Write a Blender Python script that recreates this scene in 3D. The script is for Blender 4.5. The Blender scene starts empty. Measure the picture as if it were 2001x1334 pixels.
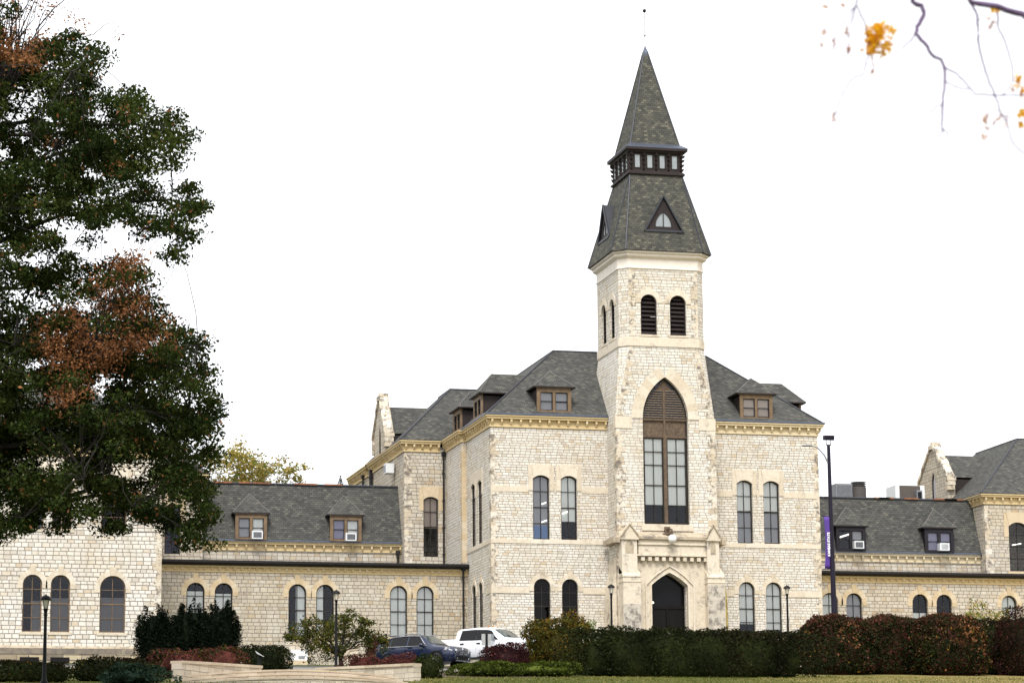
import bpy, math, random
import numpy as np
from mathutils import Vector, Matrix
from mathutils.geometry import tessellate_polygon
random.seed(7); rng = np.random.default_rng(7)
S = bpy.context.scene; COL = S.collection

# ------------------------------------------------------------------ camera, sky, sun, exposure
R3 = np.array([[0.97050894, -0.24091412, -0.0085314], [0.03579541, 0.17901728, -0.98319454], [0.23839272, 0.95389371, 0.18236149]])
FPX = 5466.0; CAM = np.array([-45.862, -150.0, -10.9])
cd = bpy.data.cameras.new("Camera"); cam = bpy.data.objects.new("Camera", cd); COL.objects.link(cam); S.camera = cam
cd.sensor_width = 36.0; cd.lens = FPX * 36.0 / 2001.0; cd.clip_start = 0.5; cd.clip_end = 3000.0
m = Matrix.Identity(4)
for i in range(3):
    m[i][0] = R3[0][i]; m[i][1] = -R3[1][i]; m[i][2] = -R3[2][i]; m[i][3] = CAM[i]
cam.matrix_world = m
cd.dof.use_dof = True; cd.dof.focus_distance = 108.0; cd.dof.aperture_fstop = 2.2

SUN_EL, SUN_AZ = math.radians(52), math.radians(200)      # azimuth from +Y, clockwise
W = bpy.data.worlds.new("World"); S.world = W; W.use_nodes = True
nt = W.node_tree; nt.nodes.clear()
sky = nt.nodes.new("ShaderNodeTexSky"); sky.sky_type = 'NISHITA'; sky.sun_disc = False
sky.sun_elevation = SUN_EL; sky.sun_rotation = SUN_AZ; sky.air_density = 1.0; sky.dust_density = 3.0
hs = nt.nodes.new("ShaderNodeHueSaturation"); hs.inputs['Saturation'].default_value = 0.12; hs.inputs['Value'].default_value = 1.0
mixw = nt.nodes.new("ShaderNodeMixRGB"); mixw.inputs[0].default_value = 0.7; mixw.inputs[2].default_value = (5.3, 5.4, 5.6, 1)
bg = nt.nodes.new("ShaderNodeBackground"); bg.inputs['Strength'].default_value = 0.15
wo = nt.nodes.new("ShaderNodeOutputWorld")
nt.links.new(sky.outputs[0], hs.inputs['Color']); nt.links.new(hs.outputs[0], mixw.inputs[1])
nt.links.new(mixw.outputs[0], bg.inputs[0]); nt.links.new(bg.outputs[0], wo.inputs[0])
ld = bpy.data.lights.new("Sun", 'SUN'); ld.energy = 1.5; ld.angle = math.radians(20); ld.color = (1.0, 0.975, 0.94)
sun = bpy.data.objects.new("Sun", ld); COL.objects.link(sun)
sv = Vector((math.sin(SUN_AZ) * math.cos(SUN_EL), math.cos(SUN_AZ) * math.cos(SUN_EL), math.sin(SUN_EL)))
sun.rotation_euler = sv.to_track_quat('Z', 'Y').to_euler(); sun.location = sv * 200
S.view_settings.view_transform = 'Standard'; S.view_settings.look = 'None'; S.view_settings.gamma = 1.0
S.view_settings.use_curve_mapping = False; S.view_settings.exposure = 1.02

# ------------------------------------------------------------------ pixel rays of the photograph met with real planes
def ray(px, py): return R3.T @ np.array([(px - 1000.5) / FPX, (py - 667) / FPX, 1.0])
def PY(px, py, Y):
    d = ray(px, py); return CAM + (Y - CAM[1]) / d[1] * d
def PX(px, py, X):
    d = ray(px, py); return CAM + (X - CAM[0]) / d[0] * d
def XY(px, py, Y): return float(PY(px, py, Y)[0])
def ZY(px, py, Y): return float(PY(px, py, Y)[2])
def gz(y): return -0.4 + 0.086 * max(min(y, 0.0), -190.0)

# ------------------------------------------------------------------ materials
class NT:
    def __init__(s, name):
        s.m = bpy.data.materials.new(name); s.m.use_nodes = True; s.t = s.m.node_tree; s.t.nodes.clear()
        s.out = s.t.nodes.new("ShaderNodeOutputMaterial")
    def n(s, typ, _o=0, **k):
        nd = s.t.nodes.new("ShaderNode" + typ)
        for a, v in k.items():
            if a.startswith('i_'):
                key = a[2:].replace('_', ' ')
                key = int(key) if key.isdigit() else key
                inp = nd.inputs[key]
                if hasattr(v, 'links') and hasattr(v, 'is_output'): s.t.links.new(v, inp)
                else: inp.default_value = v
            else: setattr(nd, a, v)
        return nd
    def ramp(s, fac, stops, interp='LINEAR'):
        r = s.t.nodes.new("ShaderNodeValToRGB"); r.color_ramp.interpolation = interp
        e = r.color_ramp.elements
        while len(e) < len(stops): e.new(0.5)
        for el, (p, c) in zip(e, stops): el.position = p; el.color = (*c, 1) if len(c) == 3 else c
        s.t.links.new(fac, r.inputs[0]); return r.outputs[0]
    def mix(s, fac, a, b, mode='MIX'):
        nd = s.t.nodes.new("ShaderNodeMixRGB"); nd.blend_type = mode
        for i, v in ((0, fac), (1, a), (2, b)):
            if hasattr(v, 'is_output'): s.t.links.new(v, nd.inputs[i])
            elif i == 0: nd.inputs[0].default_value = v
            else: nd.inputs[i].default_value = (*v, 1)
        return nd.outputs[0]
    def math(s, op, a, b=0.0):
        nd = s.t.nodes.new("ShaderNodeMath"); nd.operation = op
        for i, v in ((0, a), (1, b)):
            if hasattr(v, 'is_output'): s.t.links.new(v, nd.inputs[i])
            else: nd.inputs[i].default_value = v
        return nd.outputs[0]
    def noise(s, vec, scale, detail=4, rough=0.6):
        nd = s.n('TexNoise', i_Scale=scale, i_Detail=detail, i_Roughness=rough)
        if vec is not None: s.t.links.new(vec, nd.inputs['Vector'])
        return nd.outputs['Fac']
    def pos(s): return s.n('NewGeometry').outputs['Position']
    def isl(s): return s.n('NewGeometry').outputs['Random Per Island']
    def uv(s): return s.n('TexCoord').outputs['UV']
    def surf(s, base, rough=0.7, bump=None, bstr=0.4, bdist=0.02, metal=0.0, spec=None, coat=0.0):
        p = s.n('BsdfPrincipled'); p.inputs['Roughness'].default_value = rough if not hasattr(rough, 'is_output') else 0.5
        if hasattr(rough, 'is_output'): s.t.links.new(rough, p.inputs['Roughness'])
        p.inputs['Metallic'].default_value = metal
        if spec is not None: p.inputs['Specular IOR Level'].default_value = spec
        p.inputs['Coat Weight'].default_value = coat
        if hasattr(base, 'is_output'): s.t.links.new(base, p.inputs['Base Color'])
        else: p.inputs['Base Color'].default_value = (*base, 1)
        if bump is not None:
            b = s.n('Bump', i_Strength=bstr, i_Distance=bdist, i_Height=bump); s.t.links.new(b.outputs[0], p.inputs['Normal'])
        s.t.links.new(p.outputs[0], s.out.inputs[0]); return s.m

def plain(name, c, rough=0.6, metal=0.0, var=0.12, scale=3.0, spec=None, coat=0.0):
    t = NT(name); f = t.noise(t.pos(), scale, 5)
    c2 = tuple(x * (1 - var) for x in c); c3 = tuple(min(1, x * (1 + var)) for x in c)
    return t.surf(t.ramp(f, [(0.3, c2), (0.7, c3)]), rough, metal=metal, spec=spec, coat=coat)

def ashlar(name, bw, rh, cols, mort, stain=0.5, mort_size=0.014):
    """rock-faced limestone courses; UV is in metres along the wall"""
    t = NT(name); uv = t.uv()
    sep = t.n('SeparateXYZ', i_0=uv)
    wob = t.n('TexNoise', i_Scale=2.3, i_Detail=2); t.t.links.new(uv, wob.inputs['Vector'])
    n1 = t.n('TexNoise', noise_dimensions='1D', i_Scale=1.9, i_Detail=1); t.t.links.new(sep.outputs[1], n1.inputs['W'])
    vy = t.math('ADD', sep.outputs[1], t.math('MULTIPLY', t.math('SUBTRACT', n1.outputs[0], 0.5), rh * 0.9))
    vy = t.math('ADD', vy, t.math('MULTIPLY', t.math('SUBTRACT', wob.outputs[0], 0.5), rh * 0.16))
    row = t.math('FLOOR', t.math('DIVIDE', vy, rh))
    wn = t.n('TexWhiteNoise', noise_dimensions='1D'); t.t.links.new(row, wn.inputs['W'])
    vx = t.math('ADD', sep.outputs[0], t.math('MULTIPLY', wn.outputs[0], bw * 3.7))
    wx = t.n('TexNoise', noise_dimensions='2D', i_Scale=1.3, i_Detail=1)
    cxy = t.n('CombineXYZ', i_0=vx, i_1=row); t.t.links.new(cxy.outputs[0], wx.inputs['Vector'])
    vx = t.math('ADD', vx, t.math('MULTIPLY', t.math('SUBTRACT', wx.outputs[0], 0.5), bw * 0.8))
    vec = t.n('CombineXYZ', i_0=vx, i_1=vy).outputs[0]
    br = t.n('TexBrick', offset=0.5, i_Scale=1.0, i_Mortar_Size=mort_size, i_Mortar_Smooth=0.45, i_Bias=0.0, i_Brick_Width=bw, i_Row_Height=rh,
             i_Color1=(0, 0, 0, 1), i_Color2=(1, 1, 1, 1), i_Mortar=(0.5, 0.5, 0.5, 1))
    t.t.links.new(vec, br.inputs['Vector'])
    col = t.ramp(br.outputs['Color'], cols)
    big = t.noise(uv, 0.33, 4, 0.65)
    col = t.mix(t.ramp(big, [(0.35, (0, 0, 0)), (0.75, (1, 1, 1))]), col, (0.93, 0.88, 0.78), 'MULTIPLY')
    fine = t.noise(uv, 7.0, 6, 0.75)
    col = t.mix(0.55, col, t.ramp(fine, [(0.25, (0.70, 0.67, 0.62)), (0.55, (1, 1, 1))]), 'MULTIPLY')
    mp = t.n('Mapping'); mp.inputs['Scale'].default_value = (1.5, .16, 1); t.t.links.new(uv, mp.inputs[0])
    sk = t.noise(mp.outputs[0], 1.0, 5, 0.7)
    col = t.mix(t.ramp(sk, [(0.50, (0, 0, 0)), (0.70, (.55,) * 3)]), col, (0.78, 0.72, 0.62), 'MULTIPLY')
    st = t.noise(uv, 1.15, 6, 0.8)
    col = t.mix(t.ramp(st, [(0.63, (0, 0, 0)), (0.74, (stain,) * 3)]), col, (0.24, 0.21, 0.17))
    col = t.mix(br.outputs['Fac'], col, mort)
    h = t.math('ADD', t.math('MULTIPLY', t.math('SUBTRACT', 1.0, br.outputs['Fac']), 0.7), t.math('MULTIPLY', fine, 0.6))
    return t.surf(col, 0.93, h, 0.7, 0.05, spec=0.15)

def dressed(name, cols, stain=0.35, scale=1.0, thr=(0.56, 0.72)):
    t = NT(name); p = t.pos(); col = t.ramp(t.isl(), cols)
    f = t.noise(p, 6.0, 6, 0.7); col = t.mix(0.5, col, t.ramp(f, [(0.3, (0.72, 0.68, 0.6)), (0.6, (1, 1, 1))]), 'MULTIPLY')
    st = t.noise(p, 1.3 * scale, 6, 0.8)
    col = t.mix(t.ramp(st, [(thr[0], (0, 0, 0)), (thr[1], (stain,) * 3)]), col, (0.15, 0.13, 0.115))
    return t.surf(col, 0.9, f, 0.35, 0.02, spec=0.15)

def shingles(name, cols, bw=0.24, rh=0.135):
    t = NT(name); uv = t.uv()
    br = t.n('TexBrick', offset=0.5, i_Scale=1.0, i_Mortar_Size=0.012, i_Mortar_Smooth=0.3, i_Bias=0.0, i_Brick_Width=bw, i_Row_Height=rh,
             i_Color1=(0, 0, 0, 1), i_Color2=(1, 1, 1, 1), i_Mortar=(0.3, 0.3, 0.3, 1))
    t.t.links.new(uv, br.inputs['Vector'])
    col = t.ramp(br.outputs['Color'], cols)
    f = t.noise(uv, 1.4, 5, 0.7); col = t.mix(0.6, col, t.ramp(f, [(0.3, (0.72, 0.72, 0.74)), (0.7, (1.12, 1.1, 1.02))]), 'MULTIPLY')
    col = t.mix(t.math('MULTIPLY', br.outputs['Fac'], 0.75), col, (0.022, 0.022, 0.022))
    sep = t.n('SeparateXYZ', i_0=uv)
    saw = t.math('FRACT', t.math('DIVIDE', sep.outputs[1], rh))
    return t.surf(col, 0.92, t.math('SUBTRACT', 1.0, saw), 0.5, 0.02, spec=0.2)

def leafmat(name, cols, trans=0.25, nscale=0.5, wt=0.5):
    t = NT(name); n1 = t.noise(t.pos(), nscale, 3, 0.6)
    fac = t.math('ADD', t.math('MULTIPLY', t.isl(), 1 - wt), t.math('MULTIPLY', t.ramp(n1, [(0.3, (0, 0, 0)), (0.7, (1, 1, 1))]), wt))
    col = t.ramp(fac, cols)
    d = t.n('BsdfDiffuse', i_Color=col); tr = t.n('BsdfTranslucent', i_Color=col)
    g = t.n('BsdfGlossy', i_Roughness=0.45); g.inputs['Color'].default_value = (0.5, 0.5, 0.5, 1)
    mx = t.n('MixShader', i_0=trans, i_1=d.outputs[0], i_2=tr.outputs[0])
    m2 = t.n('MixShader', i_0=0.006, i_1=mx.outputs[0], i_2=g.outputs[0])
    t.t.links.new(m2.outputs[0], t.out.inputs[0]); return t.m

def glassmat(name, tint=(0.985, 0.99, 0.99), refl=(0.5, 0.52, 0.58)):
    t = NT(name)
    f = t.n('Fresnel', i_IOR=1.5)
    nz = t.noise(t.pos(), 0.8, 2)
    b = t.n('Bump', i_Strength=0.06, i_Distance=0.05, i_Height=nz)
    g = t.n('BsdfGlossy', i_Roughness=0.03); g.inputs['Color'].default_value = (*refl, 1); t.t.links.new(b.outputs[0], g.inputs['Normal'])
    tr = t.n('BsdfTransparent'); tr.inputs['Color'].default_value = (*tint, 1)
    fac = t.math('MULTIPLY_ADD', f.outputs[0], 0.9); t.t.nodes[-1].inputs[2].default_value = 0.015
    mx = t.n('MixShader', i_0=fac, i_1=tr.outputs[0], i_2=g.outputs[0])
    t.t.links.new(mx.outputs[0], t.out.inputs[0]); return t.m

def emit(name, c, s):
    t = NT(name); e = t.n('Emission', i_Strength=s); e.inputs[0].default_value = (*c, 1)
    t.t.links.new(e.outputs[0], t.out.inputs[0]); return t.m

M = {}
CREAM = [(0.0, (0.54, 0.49, 0.42)), (0.10, (0.64, 0.60, 0.54)), (0.45, (0.69, 0.655, 0.60)), (0.85, (0.735, 0.705, 0.655)), (0.94, (0.65, 0.585, 0.48)), (1.0, (0.58, 0.48, 0.36))]
WARM = [(0.0, (0.42, 0.37, 0.30)), (0.12, (0.50, 0.45, 0.375)), (0.5, (0.54, 0.49, 0.41)), (0.85, (0.575, 0.53, 0.455)), (0.94, (0.52, 0.44, 0.33)), (1.0, (0.46, 0.36, 0.25))]
M['stone'] = ashlar('limestone_ashlar', 0.31, 0.15, CREAM, (0.215, 0.19, 0.16))
M['tstone'] = ashlar('tower_limestone', 0.33, 0.17, CREAM, (0.26, 0.235, 0.195), 0.5)
M['wstone'] = ashlar('wing_limestone', 0.36, 0.215, WARM, (0.22, 0.195, 0.165), 0.6, 0.02)
M['pstone'] = ashlar('pavilion_limestone', 0.37, 0.22, CREAM, (0.24, 0.21, 0.175), 0.55, 0.022)
M['base'] = ashlar('plinth_limestone', 0.9, 0.34, [(0, (0.16, 0.14, 0.12)), (0.35, (0.36, 0.3, 0.22)), (0.7, (0.5, 0.43, 0.3)), (1, (0.56, 0.49, 0.36))], (0.16, 0.14, 0.11), 0.9, 0.03)
M['trim'] = dressed('dressed_limestone', [(0, (0.58, 0.50, 0.385)), (0.5, (0.65, 0.575, 0.46)), (1, (0.68, 0.62, 0.52))], 0.5, 1.2, (0.54, 0.68))
M['trimw'] = dressed('warm_dressed_limestone', [(0, (0.52, 0.41, 0.26)), (0.5, (0.58, 0.47, 0.32)), (1, (0.60, 0.52, 0.39))], 0.4)
M['quoin'] = dressed('quoin_limestone', [(0, (0.44, 0.38, 0.30)), (0.10, (0.56, 0.47, 0.35)), (0.4, (0.64, 0.57, 0.46)), (0.8, (0.69, 0.64, 0.55)), (1, (0.64, 0.55, 0.42))], 0.9, 1.9, (0.50, 0.585))
M['porch'] = dressed('porch_limestone', [(0, (0.62, 0.54, 0.42)), (1, (0.66, 0.59, 0.48))], 0.75, 1.1, (0.53, 0.66))
M['grime'] = dressed('grimy_limestone', [(0, (0.50, 0.45, 0.38)), (1, (0.55, 0.50, 0.42))], 0.85, 1.8, (0.45, 0.58))
M['coping_old'] = dressed('weathered_coping', [(0, (0.40, 0.33, 0.24)), (1, (0.46, 0.39, 0.29))], 0.9, 1.5, (0.50, 0.62))
M['band'] = dressed('dark_plinth_stone', [(0, (0.20, 0.17, 0.14)), (1, (0.34, 0.28, 0.21))], 0.9, 2.0, (0.42, 0.6))
M['lichen'] = plain('ochre_lichen_stone', (0.36, 0.27, 0.09), 0.95, var=0.45, scale=5)
M['cornice'] = dressed('ochre_cornice_stone', [(0, (0.54, 0.41, 0.21)), (0.6, (0.64, 0.50, 0.28)), (1, (0.66, 0.55, 0.36))], 0.5, 1.8)
M['corniceb'] = dressed('pale_cornice_stone', [(0, (0.64, 0.52, 0.32)), (1, (0.70, 0.60, 0.42))], 0.25, 1.2)
M['white'] = plain('cream_painted_wood', (0.74, 0.67, 0.58), 0.55, var=0.05)
ROOF = [(0, (0.052, 0.052, 0.05)), (0.4, (0.072, 0.072, 0.067)), (0.8, (0.09, 0.089, 0.08)), (1, (0.125, 0.122, 0.104))]
SPIRE = [(0, (0.05, 0.05, 0.045)), (0.4, (0.072, 0.071, 0.06)), (0.8, (0.095, 0.092, 0.074)), (1, (0.145, 0.137, 0.105))]
M['roof'] = shingles('asphalt_shingles', ROOF)
M['spire'] = shingles('spire_shingles', SPIRE)
M['ridge'] = plain('dark_ridge_metal', (0.035, 0.037, 0.045), 0.5, 0.3)
M['hipcap'] = plain('worn_hip_shingle', (0.14, 0.13, 0.12), 0.9)
M['copper'] = plain('copper_ridge', (0.24, 0.10, 0.05), 0.5, 0.4, var=0.5)
M['zinc'] = plain('zinc_flashing', (0.10, 0.115, 0.15), 0.4, 0.6)
M['gutter'] = plain('bronze_gutter', (0.016, 0.014, 0.014), 0.45, 0.0, spec=0.25)
M['dbrown'] = plain('dark_brown_paint', (0.028, 0.021, 0.020), 0.6, var=0.2, spec=0.2)
M['frame'] = plain('window_frame_dark', (0.022, 0.018, 0.014), 0.6, spec=0.2)
M['bframe'] = plain('window_frame_brown', (0.15, 0.095, 0.048), 0.6, var=0.3)
M['cframe'] = plain('window_frame_charcoal', (0.018, 0.016, 0.02), 0.6, spec=0.2)
M['oak'] = plain('weathered_brown_wood', (0.095, 0.062, 0.036), 0.7, var=0.55, scale=7)
M['slat'] = plain('pale_brown_slat', (0.17, 0.125, 0.085), 0.7, var=0.35, scale=9)
M['glass'] = glassmat('window_glass')
M['dglass'] = glassmat('dark_window_glass', (0.4, 0.42, 0.46), (0.26, 0.25, 0.26))
def blindmat(name, c):
    t = NT(name); uv = t.uv(); sp = t.n('SeparateXYZ', i_0=uv)
    w = t.math('FRACT', t.math('MULTIPLY', sp.outputs[0], 11.0))
    col = t.ramp(w, [(0, tuple(x * .8 for x in c)), (0.2, c), (0.8, c), (1, tuple(x * .86 for x in c))])
    return t.surf(col, 0.8)
M['blind'] = blindmat('white_blind', (0.88, 0.90, 0.86))
M['gblind'] = blindmat('grey_blind', (0.42, 0.42, 0.45))
M['dgblind'] = blindmat('dark_grey_blind', (0.15, 0.145, 0.15))
M['pblind'] = blindmat('pinkish_blind', (0.55, 0.46, 0.40))
M['bblind'] = blindmat('blue_board', (0.18, 0.28, 0.5))
M['vblind'] = blindmat('lavender_blind', (0.34, 0.33, 0.46))
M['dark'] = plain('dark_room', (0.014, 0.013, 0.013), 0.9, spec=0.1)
M['skyglass'] = plain('pale_lantern_glass', (0.27, 0.30, 0.31), 0.3, var=0.15)
M['tube'] = emit('fluorescent_tube', (1, 0.95, 0.85), 1.6)
M['bulb'] = emit('entrance_bulb', (1, 0.88, 0.65), 2.0)
M['globe'] = plain('white_opal_globe', (0.85, 0.85, 0.84), 0.25, var=0.02)
M['black'] = plain('black_paint', (0.008, 0.008, 0.009), 0.5, spec=0.15)
M['lampglass'] = plain('frosted_lamp_glass', (0.62, 0.58, 0.48), 0.3, var=0.1)
M['door'] = plain('black_door_paint', (0.007, 0.006, 0.006), 0.5, spec=0.12)
M['doorglass'] = plain('dark_transom_glass', (0.006, 0.006, 0.007), 0.15, spec=0.12)
M['acw'] = plain('white_metal', (0.68, 0.69, 0.69), 0.45, var=0.05)
M['grille'] = plain('grey_grille', (0.09, 0.09, 0.1), 0.6)
M['hvac'] = plain('galvanised_unit', (0.22, 0.23, 0.25), 0.5, 0.3)
M['hvacb'] = plain('brown_unit', (0.075, 0.06, 0.05), 0.6)
M['purple'] = plain('purple_banner', (0.075, 0.03, 0.24), 0.7, var=0.06)
M['letter'] = plain('white_lettering', (0.85, 0.84, 0.88), 0.6, var=0.02)
M['purplepole'] = plain('purple_black_pole', (0.012, 0.009, 0.02), 0.5, spec=0.2)
M['wallst'] = ashlar('garden_wall_stone', 0.62, 0.24, [(0, (0.44, 0.39, 0.32)), (0.5, (0.56, 0.50, 0.42)), (1, (0.62, 0.56, 0.47))], (0.28, 0.25, 0.21), 0.2, 0.012)
M['coping'] = dressed('garden_coping', [(0, (0.42, 0.34, 0.25)), (1, (0.52, 0.44, 0.34))], 0.4)
M['bark'] = plain('dark_bark', (0.016, 0.012, 0.010), 0.95, var=0.4, scale=8)
M['pbark'] = plain('purple_fringe_bark', (0.13, 0.085, 0.165), 0.9, var=0.3, scale=30)  # purple lens fringing and bright sky glare painted into the bark colour
M['gbark'] = plain('grey_bark', (0.16, 0.13, 0.10), 0.95, var=0.3)
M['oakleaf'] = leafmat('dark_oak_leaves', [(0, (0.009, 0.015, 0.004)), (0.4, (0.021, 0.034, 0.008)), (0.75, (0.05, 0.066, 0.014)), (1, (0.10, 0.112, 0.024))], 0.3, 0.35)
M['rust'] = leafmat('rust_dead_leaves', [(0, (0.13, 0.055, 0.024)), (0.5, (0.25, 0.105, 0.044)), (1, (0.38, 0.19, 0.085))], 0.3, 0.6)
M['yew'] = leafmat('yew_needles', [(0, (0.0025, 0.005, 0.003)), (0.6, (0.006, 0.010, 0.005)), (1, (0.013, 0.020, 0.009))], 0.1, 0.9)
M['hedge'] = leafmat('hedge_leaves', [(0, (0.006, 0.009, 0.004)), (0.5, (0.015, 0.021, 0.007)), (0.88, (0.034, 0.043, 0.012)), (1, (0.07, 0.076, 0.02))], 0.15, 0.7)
M['hedgeb'] = leafmat('brown_tinted_hedge_leaves', [(0, (0.006, 0.007, 0.004)), (0.5, (0.015, 0.014, 0.007)), (0.85, (0.032, 0.022, 0.009)), (1, (0.06, 0.03, 0.013))], 0.15, 0.7)
M['burn'] = leafmat('burning_bush_leaves', [(0, (0.010, 0.014, 0.006)), (0.3, (0.026, 0.026, 0.010)), (0.6, (0.085, 0.034, 0.022)), (0.88, (0.14, 0.045, 0.035)), (1, (0.26, 0.15, 0.06))], 0.2, 1.1, 0.55)
M['burnt'] = leafmat('burning_bush_red_leaves', [(0, (0.03, 0.010, 0.010)), (0.5, (0.07, 0.02, 0.018)), (1, (0.12, 0.04, 0.03))], 0.2, 1.1, 0.4)
M['barb'] = leafmat('barberry_leaves', [(0, (0.028, 0.013, 0.010)), (0.45, (0.085, 0.024, 0.021)), (0.85, (0.17, 0.055, 0.045)), (1, (0.07, 0.07, 0.022))], 0.2, 1.4, 0.4)
M['barbd'] = leafmat('dark_barberry_leaves', [(0, (0.010, 0.005, 0.006)), (0.6, (0.03, 0.011, 0.012)), (1, (0.07, 0.028, 0.02))], 0.15, 1.0)
M['autumn'] = leafmat('orange_green_leaves', [(0, (0.018, 0.02, 0.005)), (0.4, (0.05, 0.045, 0.009)), (0.7, (0.17, 0.105, 0.016)), (1, (0.28, 0.12, 0.018))], 0.25, 0.9)
M['ygreen'] = leafmat('yellow_green_leaves', [(0, (0.022, 0.032, 0.008)), (0.4, (0.055, 0.07, 0.014)), (0.8, (0.11, 0.11, 0.022)), (1, (0.22, 0.16, 0.03))], 0.28, 0.8)
M['yellow'] = leafmat('yellow_leaves', [(0, (0.20, 0.17, 0.04)), (0.5, (0.36, 0.29, 0.07)), (1, (0.44, 0.30, 0.10))], 0.35, 0.5)
M['brightg'] = leafmat('bright_green_leaves', [(0, (0.07, 0.12, 0.02)), (1, (0.19, 0.25, 0.05))], 0.35, 0.8)
M['orange'] = leafmat('golden_orange_leaflets', [(0, (0.70, 0.28, 0.04)), (0.4, (0.85, 0.45, 0.02)), (1, (0.90, 0.58, 0.03))], 0.55, 3.0)
M['pinkleaf'] = leafmat('washed_out_leaflets', [(0, (0.50, 0.24, 0.16)), (1, (0.66, 0.42, 0.26))], 0.5, 3.0)  # washed-out look of blur against bright sky painted into the leaf colour
M['junip'] = leafmat('green_juniper', [(0, (0.018, 0.028, 0.005)), (0.5, (0.046, 0.062, 0.009)), (1, (0.10, 0.125, 0.02))], 0.15, 1.2)
M['bjunip'] = leafmat('bluish_juniper', [(0, (0.012, 0.026, 0.018)), (0.5, (0.028, 0.055, 0.036)), (1, (0.06, 0.10, 0.07))], 0.15, 1.0)
M['blade'] = leafmat('grass_blades', [(0, (0.04, 0.06, 0.010)), (0.45, (0.09, 0.105, 0.02)), (0.8, (0.19, 0.17, 0.05)), (1, (0.30, 0.235, 0.10))], 0.25, 0.18, 0.6)
M['straw'] = leafmat('dry_grass_blades', [(0, (0.16, 0.13, 0.045)), (0.5, (0.30, 0.235, 0.09)), (1, (0.42, 0.34, 0.15))], 0.25, 0.3, 0.5)
def groundmat():
    t = NT('lawn_ground'); p = t.pos(); a = t.noise(p, 0.16, 4, 0.6); b = t.noise(p, 9.0, 5, 0.8)
    col = t.ramp(a, [(0.35, (0.05, 0.07, 0.014)), (0.55, (0.085, 0.09, 0.022)), (0.75, (0.17, 0.14, 0.05))])
    sx = t.n('SeparateXYZ', i_0=p); mr = t.n('MapRange', i_0=sx.outputs[0]); mr.inputs[1].default_value = -12; mr.inputs[2].default_value = 16
    col = t.mix(t.math('MULTIPLY', mr.outputs[0], t.ramp(a, [(0.3, (.4, .4, .4)), (0.6, (1, 1, 1))])), col, (0.27, 0.21, 0.085))
    col = t.mix(0.6, col, t.ramp(b, [(0.3, (0.55, 0.55, 0.5)), (0.7, (1.2, 1.15, 1.0))]), 'MULTIPLY')
    return t.surf(col, 0.95, b, 0.6, 0.03, spec=0.1)
M['lawn'] = groundmat()
def asph(name, c):
    t = NT(name); b = t.noise(t.pos(), 22, 5, 0.8); a = t.noise(t.pos(), 0.7, 3)
    col = t.mix(0.5, t.ramp(b, [(0.3, tuple(x * .75 for x in c)), (0.7, tuple(x * 1.25 for x in c))]), t.ramp(a, [(0.3, (0.8, 0.8, 0.8)), (0.7, (1.1, 1.1, 1.1))]), 'MULTIPLY')
    return t.surf(col, 0.9, b, 0.3, 0.01)
M['asphalt'] = asph('asphalt', (0.055, 0.054, 0.055)); M['mulch'] = asph('bark_mulch', (0.075, 0.045, 0.03)); M['concrete'] = asph('concrete_kerb', (0.34, 0.31, 0.28))
M['navy'] = plain('navy_car_paint', (0.006, 0.013, 0.042), 0.25, 0.1, var=0.02, coat=0.5)
M['carw'] = plain('white_car_paint', (0.78, 0.79, 0.82), 0.25, 0.0, var=0.01, coat=0.6)
M['chrome'] = plain('chrome', (0.62, 0.63, 0.65), 0.15, 1.0, var=0.02)
M['tyre'] = plain('tyre_rubber', (0.02, 0.02, 0.02), 0.85)
M['carglass'] = plain('tinted_car_glass', (0.010, 0.010, 0.011), 0.08, 0.0, var=0.02, spec=0.22)
M['wscreen'] = plain('windscreen_glass', (0.05, 0.065, 0.065), 0.04, 0.0, var=0.3, scale=1.2, spec=0.9)
M['lens'] = plain('headlight_lens', (0.75, 0.76, 0.78), 0.12, 0.3, var=0.25, scale=9)
M['redlens'] = plain('red_tail_lens', (0.30, 0.02, 0.02), 0.2)
M['amber'] = plain('amber_lens', (0.35, 0.14, 0.03), 0.25)
M['signg'] = plain('grey_sign_back', (0.36, 0.36, 0.35), 0.5)
M['gbox'] = plain('green_utility_paint', (0.02, 0.055, 0.04), 0.5)

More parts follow.
